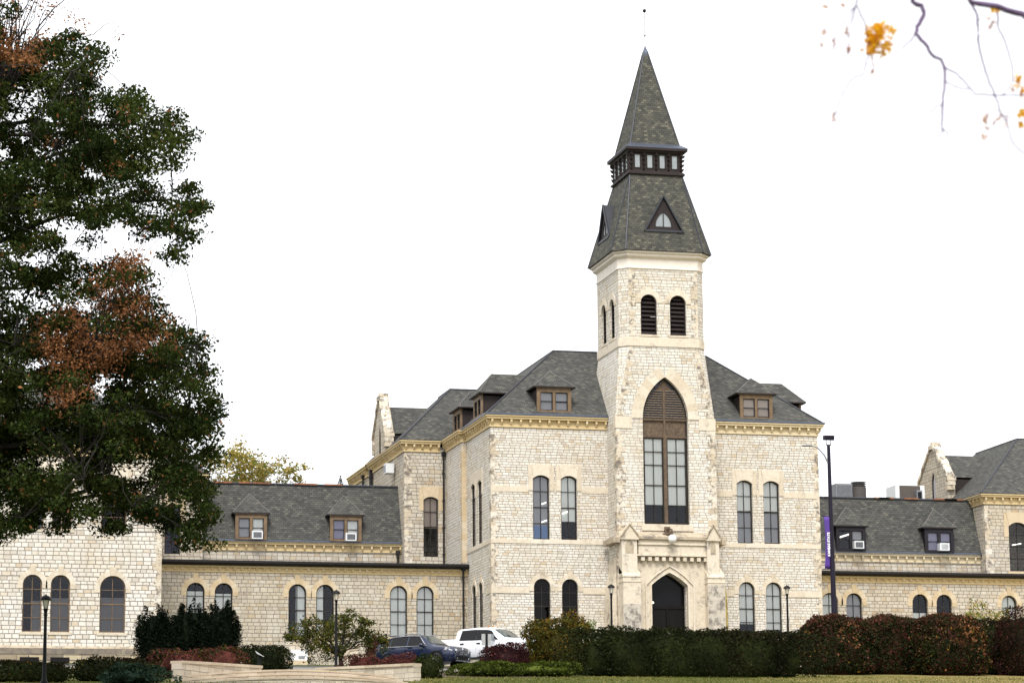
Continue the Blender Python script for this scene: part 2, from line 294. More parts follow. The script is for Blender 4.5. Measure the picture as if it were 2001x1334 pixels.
# ------------------------------------------------------------------ mesh helpers
def props(o, label=None, cat=None, group=None, kind=None):
    if label: o['label'] = label
    if cat: o['category'] = cat
    if group: o['group'] = group
    if kind: o['kind'] = kind
    return o
def empty(name, loc=(0, 0, 0), rz=0.0):
    o = bpy.data.objects.new(name, None); COL.objects.link(o); o.location = loc; o.rotation_euler = (0, 0, rz); o.empty_display_size = 0.3; return o
def copy_tree(o, parent=None):
    c = o.copy(); COL.objects.link(c)
    if parent: c.parent = parent
    for ch in [x for x in bpy.data.objects if x.parent == o]: copy_tree(ch, c)
    return c
class MB:
    def __init__(s): s.v = []; s.f = []; s.smooth = False
    def add(s, vs, fs):
        b = len(s.v); s.v += [tuple(map(float, p)) for p in vs]; s.f += [tuple(b + i for i in f) for f in fs]; return s
    def poly(s, pts): return s.add(pts, [tuple(range(len(pts)))])
    def box(s, x0, x1, y0, y1, z0, z1):
        if x0 > x1: x0, x1 = x1, x0
        if y0 > y1: y0, y1 = y1, y0
        if z0 > z1: z0, z1 = z1, z0
        return s.add([(x, y, z) for z in (z0, z1) for y in (y0, y1) for x in (x0, x1)],
                     [(0, 2, 3, 1), (4, 5, 7, 6), (0, 1, 5, 4), (2, 6, 7, 3), (0, 4, 6, 2), (1, 3, 7, 5)])
    def prism(s, pts, vec):
        """closed solid: polygon pts extruded by vec"""
        n = len(pts); vec = Vector(vec); q = [Vector(p) for p in pts]
        nn = sum(((q[i] - q[0]).cross(q[(i + 1) % n] - q[0]) for i in range(1, n)), Vector())
        if nn.dot(vec) > 0: q.reverse()
        tris = [t for t in tessellate_polygon([q])]
        vs = q + [p + vec for p in q]
        fs = []
        for t in tris:
            a, b, c = t; nrm = (q[b] - q[a]).cross(q[c] - q[a])
            if nrm.dot(vec) > 0: a, c = c, a
            fs.append((a, b, c)); fs.append((n + c, n + b, n + a))
        for i in range(n):
            j = (i + 1) % n; fs.append((j, i, n + i, n + j))
        return s.add(vs, fs)
    def tube(s, pts, rad, n=8, cap=True):
        pts = [Vector(p) for p in pts]; k = len(pts)
        rad = [rad] * k if not hasattr(rad, '__len__') else rad
        vs = []; up = Vector((0.13, 0.21, 0.97)).normalized()
        for i, p in enumerate(pts):
            t = (pts[min(i + 1, k - 1)] - pts[max(i - 1, 0)]).normalized()
            a = t.cross(up)
            if a.length < 1e-3: a = t.cross(Vector((1, 0, 0)))
            a.normalize(); b = t.cross(a)
            for j in range(n):
                th = 2 * math.pi * j / n; vs.append(p + (a * math.cos(th) + b * math.sin(th)) * rad[i])
        fs = []
        for i in range(k - 1):
            for j in range(n):
                fs.append((i * n + j, i * n + (j + 1) % n, (i + 1) * n + (j + 1) % n, (i + 1) * n + j))
        if cap: fs += [tuple(range(n))[::-1], tuple((k - 1) * n + j for j in range(n))]
        return s.add(vs, fs)
    def lathe(s, prof, c=(0, 0, 0), n=16, axis='z'):
        vs = []; fs = []; k = len(prof)
        for r, z in prof:
            for j in range(n):
                th = 2 * math.pi * j / n; x, y = r * math.cos(th), r * math.sin(th)
                p = (x, y, z) if axis == 'z' else ((x, z, y) if axis == 'y' else (z, x, y))
                vs.append((c[0] + p[0], c[1] + p[1], c[2] + p[2]))
        for i in range(k - 1):
            for j in range(n): fs.append((i * n + j, i * n + (j + 1) % n, (i + 1) * n + (j + 1) % n, (i + 1) * n + j))
        fs += [tuple(range(n))[::-1], tuple((k - 1) * n + j for j in range(n))]
        return s.add(vs, fs)
    def pieces(s):
        """far-apart pieces of the mesh, each to become an object of its own"""
        n = len(s.v); par = list(range(n))
        def fd(i):
            while par[i] != i: par[i] = par[par[i]]; i = par[i]
            return i
        for f in s.f:
            r = fd(f[0])
            for i in f[1:]: par[fd(i)] = r
        lab = np.array([fd(i) for i in range(n)]); u, lab = np.unique(lab, return_inverse=True); k = len(u)
        if k < 2 or k > 700: return None
        co = np.array(s.v); lo = np.full((k, 3), 1e9); hi = np.full((k, 3), -1e9); np.minimum.at(lo, lab, co); np.maximum.at(hi, lab, co)
        sz = (hi - lo).max(1); gap = np.maximum(0, np.maximum(lo[:, None] - hi[None], lo[None] - hi[:, None]))
        near = np.sqrt((gap ** 2).sum(2)) <= np.maximum(.02, .5 * np.maximum(sz[:, None], sz[None]))
        comp = -np.ones(k, int); c = 0
        for i in range(k):
            if comp[i] >= 0: continue
            st = [i]; comp[i] = c
            while st:
                for j in np.nonzero(near[st.pop()] & (comp < 0))[0]: comp[j] = c; st.append(j)
            c += 1
        return (comp[lab], c) if c > 1 else None
    def build(s, name, mat, parent=None, smooth=None):
        pc = s.pieces()
        if pc:
            out = []
            for c in range(pc[1]):
                q = MB(); q.smooth = s.smooth; idx = np.nonzero(pc[0] == c)[0]; mp = {int(i): j for j, i in enumerate(idx)}
                q.v = [s.v[i] for i in idx]; q.f = [tuple(mp[i] for i in f) for f in s.f if pc[0][f[0]] == c]; out.append(q.build1(name, mat, parent, smooth))
            return out[0]
        return s.build1(name, mat, parent, smooth)
    def build1(s, name, mat, parent=None, smooth=None):
        me = bpy.data.meshes.new(name); me.from_pydata(s.v, [], s.f); me.materials.append(mat)
        me.update(); nl = len(me.loops)
        if nl:
            co = np.array(s.v); uvs = np.zeros((nl, 2))
            for p in me.polygons:
                n = np.array(p.normal)
                u = np.array([-n[1], n[0], 0.0]); L = np.linalg.norm(u)
                if L < 1e-3: u = np.array([1.0, 0, 0]); v = np.array([0, 1.0, 0])
                else: u = u / L; v = np.cross(n, u)
                ls = p.loop_start; lt = p.loop_total
                pts = co[list(p.vertices)]
                uvs[ls:ls + lt, 0] = pts @ u; uvs[ls:ls + lt, 1] = pts @ v
            ul = me.uv_layers.new(name="UVMap"); ul.data.foreach_set('uv', uvs.ravel())
        if smooth or s.smooth:
            me.polygons.foreach_set('use_smooth', [True] * len(me.polygons))
            me.set_sharp_from_angle(angle=math.radians(smooth if smooth and smooth > 1 else 40))
        o = bpy.data.objects.new(name, me); COL.objects.link(o)
        if parent: o.parent = parent
        return o

class Plane:
    """vertical wall plane: u runs along it, d is out of the wall"""
    def __init__(s, o, du, n): s.o = np.array(o, float); s.du = np.array(du, float); s.n = np.array(n, float)
    def to(s, u, z, d=0.0):
        p = s.o + s.du * u + s.n * d; return (p[0], p[1], z)
    def n3(s): return Vector((s.n[0], s.n[1], 0))
def front(Y): return Plane((0, Y), (1, 0), (0, -1))
def leftside(X): return Plane((X, 0), (0, 1), (-1, 0))
def rightside(X): return Plane((X, 0), (0, 1), (1, 0))

def arch(u0, u1, z0, zt, kind='round', n=14, zs=None):
    c = (u0 + u1) / 2; h = (u1 - u0) / 2
    if kind == 'rect': return [(u0, z0), (u1, z0), (u1, zt), (u0, zt)]
    P = [(u0, z0), (u1, z0)]
    if kind == 'round':
        s = zt - h; P += [(c + h * math.cos(a), s + h * math.sin(a)) for a in np.linspace(0, math.pi, n + 1)]
    elif kind == 'tudor':
        H = zt - zs
        for a in np.linspace(0, 1, 5): P.append((u1 - h * a, zs + H * (a + .10 * math.sin(math.pi * a))))
        for a in np.linspace(1, 0, 5)[1:]: P.append((u0 + h * a, zs + H * (a + .10 * math.sin(math.pi * a))))
    elif kind == 'seg':
        r = h * 0.42; Rr = (h * h + r * r) / (2 * r); cz = zt - Rr; a0 = math.asin(h / Rr)
        P += [(c + Rr * math.sin(a), cz + Rr * math.cos(a)) for a in np.linspace(a0, -a0, n // 2 + 1)]
    else:
        H = zt - zs; Rr = (h * h + H * H) / (2 * h)
        a1 = math.atan2(H, h - 0 - (h - Rr) - 0 if False else (c - (u1 - Rr)))
        for a in np.linspace(0, a1, n // 2 + 1): P.append((u1 - Rr + Rr * math.cos(a), zs + Rr * math.sin(a)))
        for a in np.linspace(a1, 0, n // 2 + 1)[1:]: P.append((u0 + Rr - Rr * math.cos(a), zs + Rr * math.sin(a)))
    return P
def offs(P, d):
    """offset a CCW polygon inward by d"""
    n = len(P); out = []
    for i in range(n):
        a = np.array(P[i - 1]); b = np.array(P[i]); c = np.array(P[(i + 1) % n])
        e1 = b - a; e2 = c - b
        if np.hypot(*e1) < 1e-6: e1 = e2
        if np.hypot(*e2) < 1e-6: e2 = e1
        e1 = e1 / np.hypot(*e1); e2 = e2 / np.hypot(*e2)
        n1 = np.array([-e1[1], e1[0]]); n2 = np.array([-e2[1], e2[0]])
        bis = n1 + n2; L = bis @ bis
        out.append(tuple(b + bis * (2 * d / L) if L > 0.2 else b + n1 * d))
    return out
def chord(P, z):
    xs = []
    for i in range(len(P)):
        (a, za), (b, zb) = P[i - 1], P[i]
        if (za - z) * (zb - z) < 0: xs.append(a + (b - a) * (z - za) / (zb - za))
    return (min(xs), max(xs)) if len(xs) > 1 else None
def topz(P, u):
    zs = []
    for i in range(len(P)):
        (a, za), (b, zb) = P[i - 1], P[i]
        if (a - u) * (b - u) <= 0 and abs(b - a) > 1e-6: zs.append(za + (zb - za) * (u - a) / (b - a))
    return max(zs)
def wallface(mb, pl, outline, holes=(), depth=0.28, d=0.0):
    loops = [[Vector((u, z, 0)) for u, z in outline]] + [[Vector((u, z, 0)) for u, z in h] for h in holes]
    flat = [p for L in loops for p in L]
    vs = [pl.to(p.x, p.y, d) for p in flat]; fs = []
    for a, b, c in tessellate_polygon(loops):
        nrm = (Vector(vs[b]) - Vector(vs[a])).cross(Vector(vs[c]) - Vector(vs[a]))
        if nrm.length < 1e-9: continue
        fs.append((a, b, c) if nrm.dot(pl.n3()) > 0 else (a, c, b))
    mb.add(vs, fs)
    for h in holes:
        n = len(h)
        for i in range(n):
            (u, z), (u2, z2) = h[i], h[(i + 1) % n]
            mb.poly([pl.to(u, z, d), pl.to(u2, z2, d), pl.to(u2, z2, d - depth), pl.to(u, z, d - depth)])
def ring(mb, pl, outer, inner, d0, d1):
    n = len(outer)
    for i in range(n):
        j = (i + 1) % n
        A, B, C2, D = outer[i], outer[j], inner[j], inner[i]
        mb.poly([pl.to(*A, d1), pl.to(*B, d1), pl.to(*C2, d1), pl.to(*D, d1)])
        mb.poly([pl.to(*D, d1), pl.to(*C2, d1), pl.to(*C2, d0), pl.to(*D, d0)])
        mb.poly([pl.to(*A, d0), pl.to(*B, d0), pl.to(*B, d1), pl.to(*A, d1)])
def ubox(mb, pl, u0, u1, z0, z1, d0, d1):
    mb.prism([pl.to(u0, z0, d0), pl.to(u1, z0, d0), pl.to(u1, z1, d0), pl.to(u0, z1, d0)], pl.n3() * (d1 - d0))
def upoly(mb, pl, P, d0, d1): mb.prism([pl.to(u, z, d0) for u, z in P], pl.n3() * (d1 - d0))

HOLES = {}
def window(parent, pl, u0, u1, z0, zt, kind='round', zs=None, frame='frame', rows=(0.25, 0.5, 0.75), mid=True, glass='glass', blinds=(), rec=0.17, fw=0.065,
           surround=None, sm='trim', sill=True, sw=0.30, light=None):
    """window part = frame; children pane, blind, surround, sill. blinds: (fu0,fu1,fz0,fz1,mat) as fractions of the opening"""
    P = arch(u0, u1, z0, zt, kind, zs=zs); c = (u0 + u1) / 2; H = zt - z0
    mb = MB(); I = offs(P, fw); ring(mb, pl, P, I, -rec - 0.06, -rec)
    if mid:
        ubox(mb, pl, c - 0.018, c + 0.018, z0 + fw * .8, topz(P, c) - fw * .8, -rec - 0.05, -rec - 0.012)
    for r in rows:
        z = z0 + H * r; ch = chord(I, z)
        if ch:
            t = 0.028 if abs(r - 0.5) < 0.06 else 0.016
            ubox(mb, pl, ch[0] - .01, ch[1] + .01, z - t, z + t, -rec - 0.055, -rec - 0.008)
    w = mb.build('window', M[frame], parent)
    g = MB(); g.poly([pl.to(u, z, -rec - 0.035) for u, z in I]); g.build('pane', M[glass], w)
    for (a, b, e, f, bm) in blinds:
        q = MB(); ua, ub, za, zb = u0 + (u1 - u0) * a, u0 + (u1 - u0) * b, z0 + H * e, z0 + H * f
        clip = [(u, z) for u, z in arch(u0 + .02, u1 - .02, z0, zt - .02, kind, zs=zs and zs)]
        pts = []
        for i in range(len(clip)):
            pts.append(clip[i])
        # clip the opening polygon to the blind's rectangle
        def cl(pts, f):
            out = []
            for i in range(len(pts)):
                A, B = pts[i - 1], pts[i]; fa, fb = f(A), f(B)
                if fa >= 0: out.append(A)
                if fa * fb < 0: k = fa / (fa - fb); out.append((A[0] + (B[0] - A[0]) * k, A[1] + (B[1] - A[1]) * k))
            return out
        for fn in (lambda p: p[0] - ua, lambda p: ub - p[0], lambda p: p[1] - za, lambda p: zb - p[1]):
            pts = cl(pts, fn)
        if len(pts) > 2:
            q.poly([pl.to(u, z, -rec - 0.07 - 0.01 * (bm != 'bblind')) for u, z in pts]); q.build('blind', M[bm], w)
    if light:
        for (fu, fz, ln, tilt) in light:
            q = MB(); uu, zz = u0 + (u1 - u0) * fu, z0 + H * fz
            q.prism([pl.to(uu - ln / 2, zz - tilt, -rec - 0.085), pl.to(uu + ln / 2, zz + tilt, -rec - 0.085), pl.to(uu + ln / 2, zz + tilt + .06, -rec - 0.085), pl.to(uu - ln / 2, zz - tilt + .06, -rec - 0.085)], pl.n3() * 0.02)
            q.build('room_lamp', M['tube'], w)
    if sill:
        q = MB(); ubox(q, pl, u0 - 0.12, u1 + 0.12, z0 - 0.15, z0 - 0.002, -0.2, 0.05); q.build('sill', M[sm], w)
    if surround:
        q = MB(); h = (u1 - u0) / 2
        if surround == 'round':
            zc = zt - h; r0, r1 = h + 0.001, h + sw
            n = 9; key = 4
            for i in range(n):
                if i == key: continue
                a0, a1 = math.pi * i / n, math.pi * (i + 1) / n
                pts = [(c + r0 * math.cos(a), zc + r0 * math.sin(a)) for a in np.linspace(a0, a1, 4)] + [(c + r1 * math.cos(a), zc + r1 * math.sin(a)) for a in np.linspace(a1, a0, 4)]
                upoly(q, pl, pts, -0.02, 0.03)
            a0, a1 = math.pi * key / n, math.pi * (key + 1) / n
            q2 = [(c + r0 * math.cos(a0), zc + r0 * math.sin(a0)), (c + (r1 + .17) * math.cos(a0) * .98, zc + r1 + .2), (c + (r1 + .17) * math.cos(a1) * .98, zc + r1 + .2), (c + r0 * math.cos(a1), zc + r0 * math.sin(a1))]
            upoly(q, pl, q2, -0.02, 0.05)
            for s_ in (-1, 1):
                ubox(q, pl, c + s_ * r0, c + s_ * r1, zc - 0.22, zc - .004, -0.02, 0.03)
        elif surround == 'seg':
            zc = zt - h * 0.42; top = zt + 0.62
            k0, k1 = h * 0.92, h * 1.22
            upoly(q, pl, [(c - k0, topz(P, c - k0) + .002)] + [(c + x, topz(P, c + x) + .002) for x in np.linspace(-k0, k0, 7)[1:-1]] + [(c + k0, topz(P, c + k0) + .002), (c + k1, top), (c - k1, top)], -0.02, 0.045)
            for s_ in (-1, 1):
                a = [(c + s_ * (h + .001), zc - 0.02), (c + s_ * (h + sw), zc - .02), (c + s_ * (h + sw), top - .06), (c + s_ * (k1 + .004), top - .06), (c + s_ * (k0 + .004), topz(P, c + k0) + .0)]
                upoly(q, pl, a, -0.02, 0.03)
                ubox(q, pl, c + s_ * (h + .001), c + s_ * (h + sw), zc - 0.65, zc - .024, -0.02, 0.03)
        elif surround == 'gothic':
            n = 7; O = []
            Hh = zt - zs; Rr = (h * h + Hh * Hh) / (2 * h); a1 = math.atan2(Hh, c - (u1 - Rr))
            for i in range(n):
                A = np.linspace(a1 * i / n, a1 * (i + 1) / n, 4)
                for s_ in (-1, 1):
                    f = lambda r, a: (c + s_ * ((u1 - Rr - c) + r * math.cos(a)), zs + r * math.sin(a))
                    rr0, rr1 = Rr + .001, Rr + sw
                    pts = [f(rr0, a) for a in A] + [f(rr1, a) for a in A[::-1]]
                    pts = [(max(p[0], c + .002) if s_ > 0 else min(p[0], c - .002), p[1]) for p in pts]
                    upoly(q, pl, pts, -0.02, 0.035)
        q.build('surround', M[sm], w)
    return w, P

def offpath(pts, d, closed=False):
    """offset an open xy path to its left by d with mitres"""
    n = len(pts); out = []
    for i in range(n):
        b = np.array(pts[i], float)
        a = np.array(pts[i - 1], float) if (i > 0 or closed) else None
        c = np.array(pts[(i + 1) % n], float) if (i < n - 1 or closed) else None
        ns = []
        for p, q in ((a, b), (b, c)):
            if p is None or q is None: continue
            e = (q - p) / np.hypot(*(q - p)); ns.append(np.array([-e[1], e[0]]))
        if len(ns) == 1: out.append(b + ns[0] * d)
        else:
            bis = ns[0] + ns[1]; out.append(b + bis * (2 * d / (bis @ bis)))
    return out
def sweep(mb, pts, prof, closed=False):
    """prof: list of (out, z); path's LEFT is outward"""
    rings = [offpath(pts, o, closed) for o, z in prof]; n = len(pts); k = len(prof)
    vs = [(rings[j][i][0], rings[j][i][1], prof[j][1]) for i in range(n) for j in range(k)]
    fs = []
    for i in range(n if closed else n - 1):
        i2 = (i + 1) % n
        for j in range(k - 1): fs.append((i * k + j, i2 * k + j, i2 * k + j + 1, i * k + j + 1))
    mb.add(vs, fs)
def cornice(parent, pts, z0, z1, out=0.34, mat='cornice', br=0.56, closed=False, top=0.3, bw=0.11):
    """frieze, bracket blocks and a projecting corona along a path (outward on its left)"""
    H = z1 - z0; mb = MB()
    sweep(mb, pts, [(0.0, z0 - .01), (0.07, z0), (0.07, z0 + H * .16), (0.045, z0 + H * .17), (0.045, z1 - H * top - .02), (out * .78, z1 - H * top), (out * .8, z1 - H * top * .55), (out, z1 - H * top * .3), (out, z1), (0.0, z1 + .02)], closed)
    P = offpath(pts, 0.045, closed); n = len(pts)
    for i in range(n if closed else n - 1):
        a, b = np.array(P[i]), np.array(P[(i + 1) % n]); L = np.hypot(*(b - a))
        if L < 0.35: continue
        e = (b - a) / L; nr = np.array([-e[1], e[0]]); k = max(1, int(round((L - .2) / br)))
        for j in range(k + 1):
            s_ = 0.1 + (L - 0.2) * j / k
            q = a + e * s_
            for (dep, za, zb) in ((out * .55, z1 - H * top - .17, z1 - H * top), (out * .34, z1 - H * top - .27, z1 - H * top - .172)):
                A = q - e * bw / 2 ; Bv = q + e * bw / 2
                pr = [(A[0], A[1], za), (Bv[0], Bv[1], za), (Bv[0] + nr[0] * dep, Bv[1] + nr[1] * dep, za), (A[0] + nr[0] * dep, A[1] + nr[1] * dep, za)]
                mb.prism(pr, (0, 0, zb - za))
    return mb.build('cornice', M[mat], parent)
def quoins(parent, x, y, sx, sy, z0, z1, name='quoin', mat='quoin', h=0.33, a=0.42, b=0.24, out=0.02):
    """alternating corner stones; sx,sy point from the corner INTO the walls"""
    mb = MB(); z = z0; i = 0
    while z < z1 - 0.1:
        hh = min(h * random.uniform(.85, 1.2), z1 - z); A, B = (a, b) if i % 2 else (b, a)
        A *= random.uniform(.85, 1.15)
        xs = (x - sx * out, x + sx * A); ys = (y - sy * out, y + sy * B)
        mb.box(xs[0], xs[1], ys[0], ys[1], z + .006, z + hh - .006); z += hh; i += 1
    return mb.build(name, M[mat], parent)
def strip(parent, name, pl, u0, u1, z0, z1, d, mat, seg=1.2):
    mb = MB(); n = max(1, int(round(abs(u1 - u0) / seg)))
    for i in range(n):
        a, b = u0 + (u1 - u0) * i / n, u0 + (u1 - u0) * (i + 1) / n
        ubox(mb, pl, a + .004, b - .004, z0, z1, -0.02, d)
    return mb.build(name, M[mat], parent)
def hiproof(mb, x0, x1, y0, y1, z0, run, rise):
    b = [(x0, y0, z0), (x1, y0, z0), (x1, y1, z0), (x0, y1, z0)]; z1 = z0 + rise
    t = [(x0 + run, y0 + run, z1), (x1 - run, y0 + run, z1), (x1 - run, y1 - run, z1), (x0 + run, y1 - run, z1)]
    mb.add(b + t, [(0, 1, 5, 4), (1, 2, 6, 5), (2, 3, 7, 6), (3, 0, 4, 7), (4, 5, 6, 7)])
    return b, t
def ridges(parent, segs, r=0.06, mat='ridge', name='ridge_cap'):
    mb = MB()
    for a, b in segs: mb.tube([a, b], r, 6)
    return mb.build(name, M[mat], parent)

# ================================================================== setting: ground
def sheet(name, x0, x1, ys, mat, dz, nx=2):
    mb = MB(); xs = np.linspace(x0, x1, nx)
    vs = [(x, y, gz(y) + dz) for y in ys for x in xs]; n = len(xs); fs = []
    for i in range(len(ys) - 1):
        for j in range(n - 1): fs.append((i * n + j, i * n + j + 1, (i + 1) * n + j + 1, (i + 1) * n + j))
    mb.add(vs, fs); return mb.build(name, mat)
props(sheet('lawn', -900, 900, [-900, -190, -120, -60, -30, 0, 900], M['lawn'], 0), kind='structure')
props(sheet('driveway', -60, 0, [-15.6, -3.4], M['asphalt'], 0.006), kind='structure')
props(sheet('mulch_bed', -22, -14.5, [-30.5, -15.9], M['mulch'], 0.005), kind='structure')
kb = MB(); kb.prism([(-60, -15.9, gz(-15.9) - .1), (-60, -15.6, gz(-15.6) - .1), (-60, -15.6, gz(-15.6) + .12), (-60, -15.9, gz(-15.9) + .12)], (60, 0, 0))
props(kb.build('kerb', M['concrete']), kind='structure')

# ================================================================== the hall
hall = props(empty('stone_hall'), 'long pale limestone hall with grey shingled roofs and a central pointed clock-tower-like steeple over the entrance', 'building')
hall['label'] = 'long pale limestone hall with grey shingle roofs and tall central steeple'
HX = 9.65                                            # half width of the centre block
CZ0, CZ1 = 12.9, 13.54

# ---- centre block
mw = MB(); fp = front(0.0); Hs = []
Wn = []
for s_ in (-1, 1):
    for (a, b) in ((6.29, 7.25), (4.70, 5.64)):
        u0, u1 = sorted((s_ * a, s_ * b)); Wn.append((s_, u0, u1))
FR = [(-HX, -1.0), (-2.9, -1.0), (-2.9, CZ0 + .3), (-HX, CZ0 + .3)]
def fill(mb, pl, u0, u1, z0, z1, wins): wallface(mb, pl, [(u0, z0), (u1, z0), (u1, z1), (u0, z1)], [w[1] for w in wins])
for side in (-1, 1):
    wl = []
    for k, (s_, u0, u1) in enumerate([w for w in Wn if w[0] == side]):
        if side < 0:
            ub = [(0, 1, 0.0, 1, 'gblind'), (0.08, .92, 0, .22, 'bblind')] if k == 0 else [(0, 1, 0.29, 1, 'blind')]
            lt = [(0.72, .56, .26, .05), (0.72, .28, .3, .06)] if k == 0 else [(0.3, .42, .3, .06)]
            gb = []; gg = 'dglass'
        else:
            ub = [(0, 1, .52, 1, 'blind'), (0, 1, 0.0, .5, 'gblind')] ; lt = None
            gb = [(0, 1, 0.22, 1, 'blind')] if u0 < 5.5 else [(0, 1, 0.12, 1, 'blind')]; gg = 'glass'
        wl.append(window(hall, fp, u0, u1, 6.66, 10.25, 'seg', blinds=ub, surround='seg', sill=False, light=lt, sw=.26))
        wl.append(window(hall, fp, u0, u1, 1.45, 4.47, 'round', blinds=gb, glass=gg, surround='round', sill=True, sw=.26))
    u0, u1 = sorted((side * HX, side * 2.9))
    fill(mw, fp, u0, u1, -1.0, CZ0 + .3, wl)
ls = leftside(-HX); lw = []
for px0, px1, zt, zb, kd in ((921.5, 929, 10.25, 6.66, 'seg'), (934, 942.5, 10.25, 6.66, 'seg'), (922, 929.5, 4.47, 1.45, 'round'), (935, 942.5, 4.47, 1.45, 'round')):
    ya, yb = float(PX(px1, 1000, -HX)[1]), float(PX(px0, 1000, -HX)[1]); c = (ya + yb) / 2; ya, yb = c - .46, c + .46
    lw.append(window(hall, ls, ya, yb, zb, zt, kd, rec=.05, mid=False, fw=.05, surround='seg' if kd == 'seg' else 'round', sill=(kd != 'seg'), sw=.24, glass='dglass'))
wallface(mw, ls, [(0, -1), (6.0, -1), (6.0, CZ0 + .3), (0, CZ0 + .3)], [w[1] for w in lw])
mw.box(-HX - .26, -HX, 6.0, 10.4, -1, CZ0 + .3)
mw.box(HX - .3, HX, 0.3, 20, -1, CZ0 + .3); mw.box(-HX, HX, 19.7, 20, -1, CZ0 + .3)
mw.poly([(HX, 0, -1), (HX, .3, -1), (HX, .3, CZ0 + .3), (HX, 0, CZ0 + .3)])
mw.build('wall', M['stone'], hall)
quoins(hall, -HX, 0, 1, 1, -0.5, CZ0 - .4); quoins(hall, HX, 0, -1, 1, -.5, CZ0 - .4); quoins(hall, -HX - .26, 6.0, 1, 1, 5.9, CZ0 - .2, mat='trimw')
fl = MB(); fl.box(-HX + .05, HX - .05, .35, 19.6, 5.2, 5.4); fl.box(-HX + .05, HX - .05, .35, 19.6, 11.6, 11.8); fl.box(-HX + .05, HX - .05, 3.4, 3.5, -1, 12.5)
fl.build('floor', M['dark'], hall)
for side in (-1, 1):
    ed = sorted((side * (HX + .02), side * 2.9))
    strip(hall, 'belt_course', fp, ed[0], ed[1], 6.41, 6.65, .035, 'trim')
    ww = sorted([(w[1], w[2]) for w in Wn if w[0] == side])
    gaps = [(ed[0], ww[0][0] - .26), (ww[0][1] + .26, ww[1][0] - .26), (ww[1][1] + .26, ed[1])]
    for (zA, zB) in ((3.64, 3.98), (9.28, 9.62)):
        for g in gaps:
            if g[1] - g[0] > .06: strip(hall, 'belt_course', fp, g[0] + .003, g[1] - .003, zA, zB, .03, 'trim')
strip(hall, 'belt_course', ls, 0.0, 6.0, 6.41, 6.65, .035, 'trim'); strip(hall, 'belt_course', ls, 0, 1.2, 3.64, 3.98, .03, 'trim')
cornice(hall, [(-HX - .26, 10.2), (-HX - .26, 6.0), (-HX, 6.0), (-HX, 0), (-2.95, 0)][::-1][::-1] if False else [(-2.92, 0), (-HX, 0), (-HX, 6.0), (-HX - .26, 6.0), (-HX - .26, 10.2)][::-1][::-1], CZ0, CZ1, mat='cornice') if False else None
def corn(pts, z0, z1, **k):
    """path given so that outward is on the right: reverse it"""
    return cornice(hall, pts[::-1], z0, z1, **k)
corn([(-HX - .26, 10.2), (-HX - .26, 6.0), (-HX, 6.0), (-HX, 0), (-2.92, 0)], CZ0, CZ1)
corn([(2.92, 0), (HX, 0), (HX, 12)], CZ0, CZ1, mat='corniceb')
rf = MB(); hb, ht = hiproof(rf, -HX - .33, HX + .33, -.33, 20.3, CZ1 + .03, 5.3, 4.68); rf.build('roof', M['roof'], hall)
ridges(hall, [(hb[0], ht[0]), (hb[1], ht[1]), (ht[0], ht[1]), (ht[0], ht[3]), (ht[1], ht[2])])
eg = MB(); eg.box(-HX - .36, -2.92, -.37, -.30, CZ1 + .02, CZ1 + .12); eg.box(2.92, HX + .36, -.37, -.30, CZ1 + .02, CZ1 + .12); eg.box(-HX - .37, -HX - .30, -.3, 10, CZ1 + .02, CZ1 + .12)
eg.build('eaves_flashing', M['zinc'], hall)

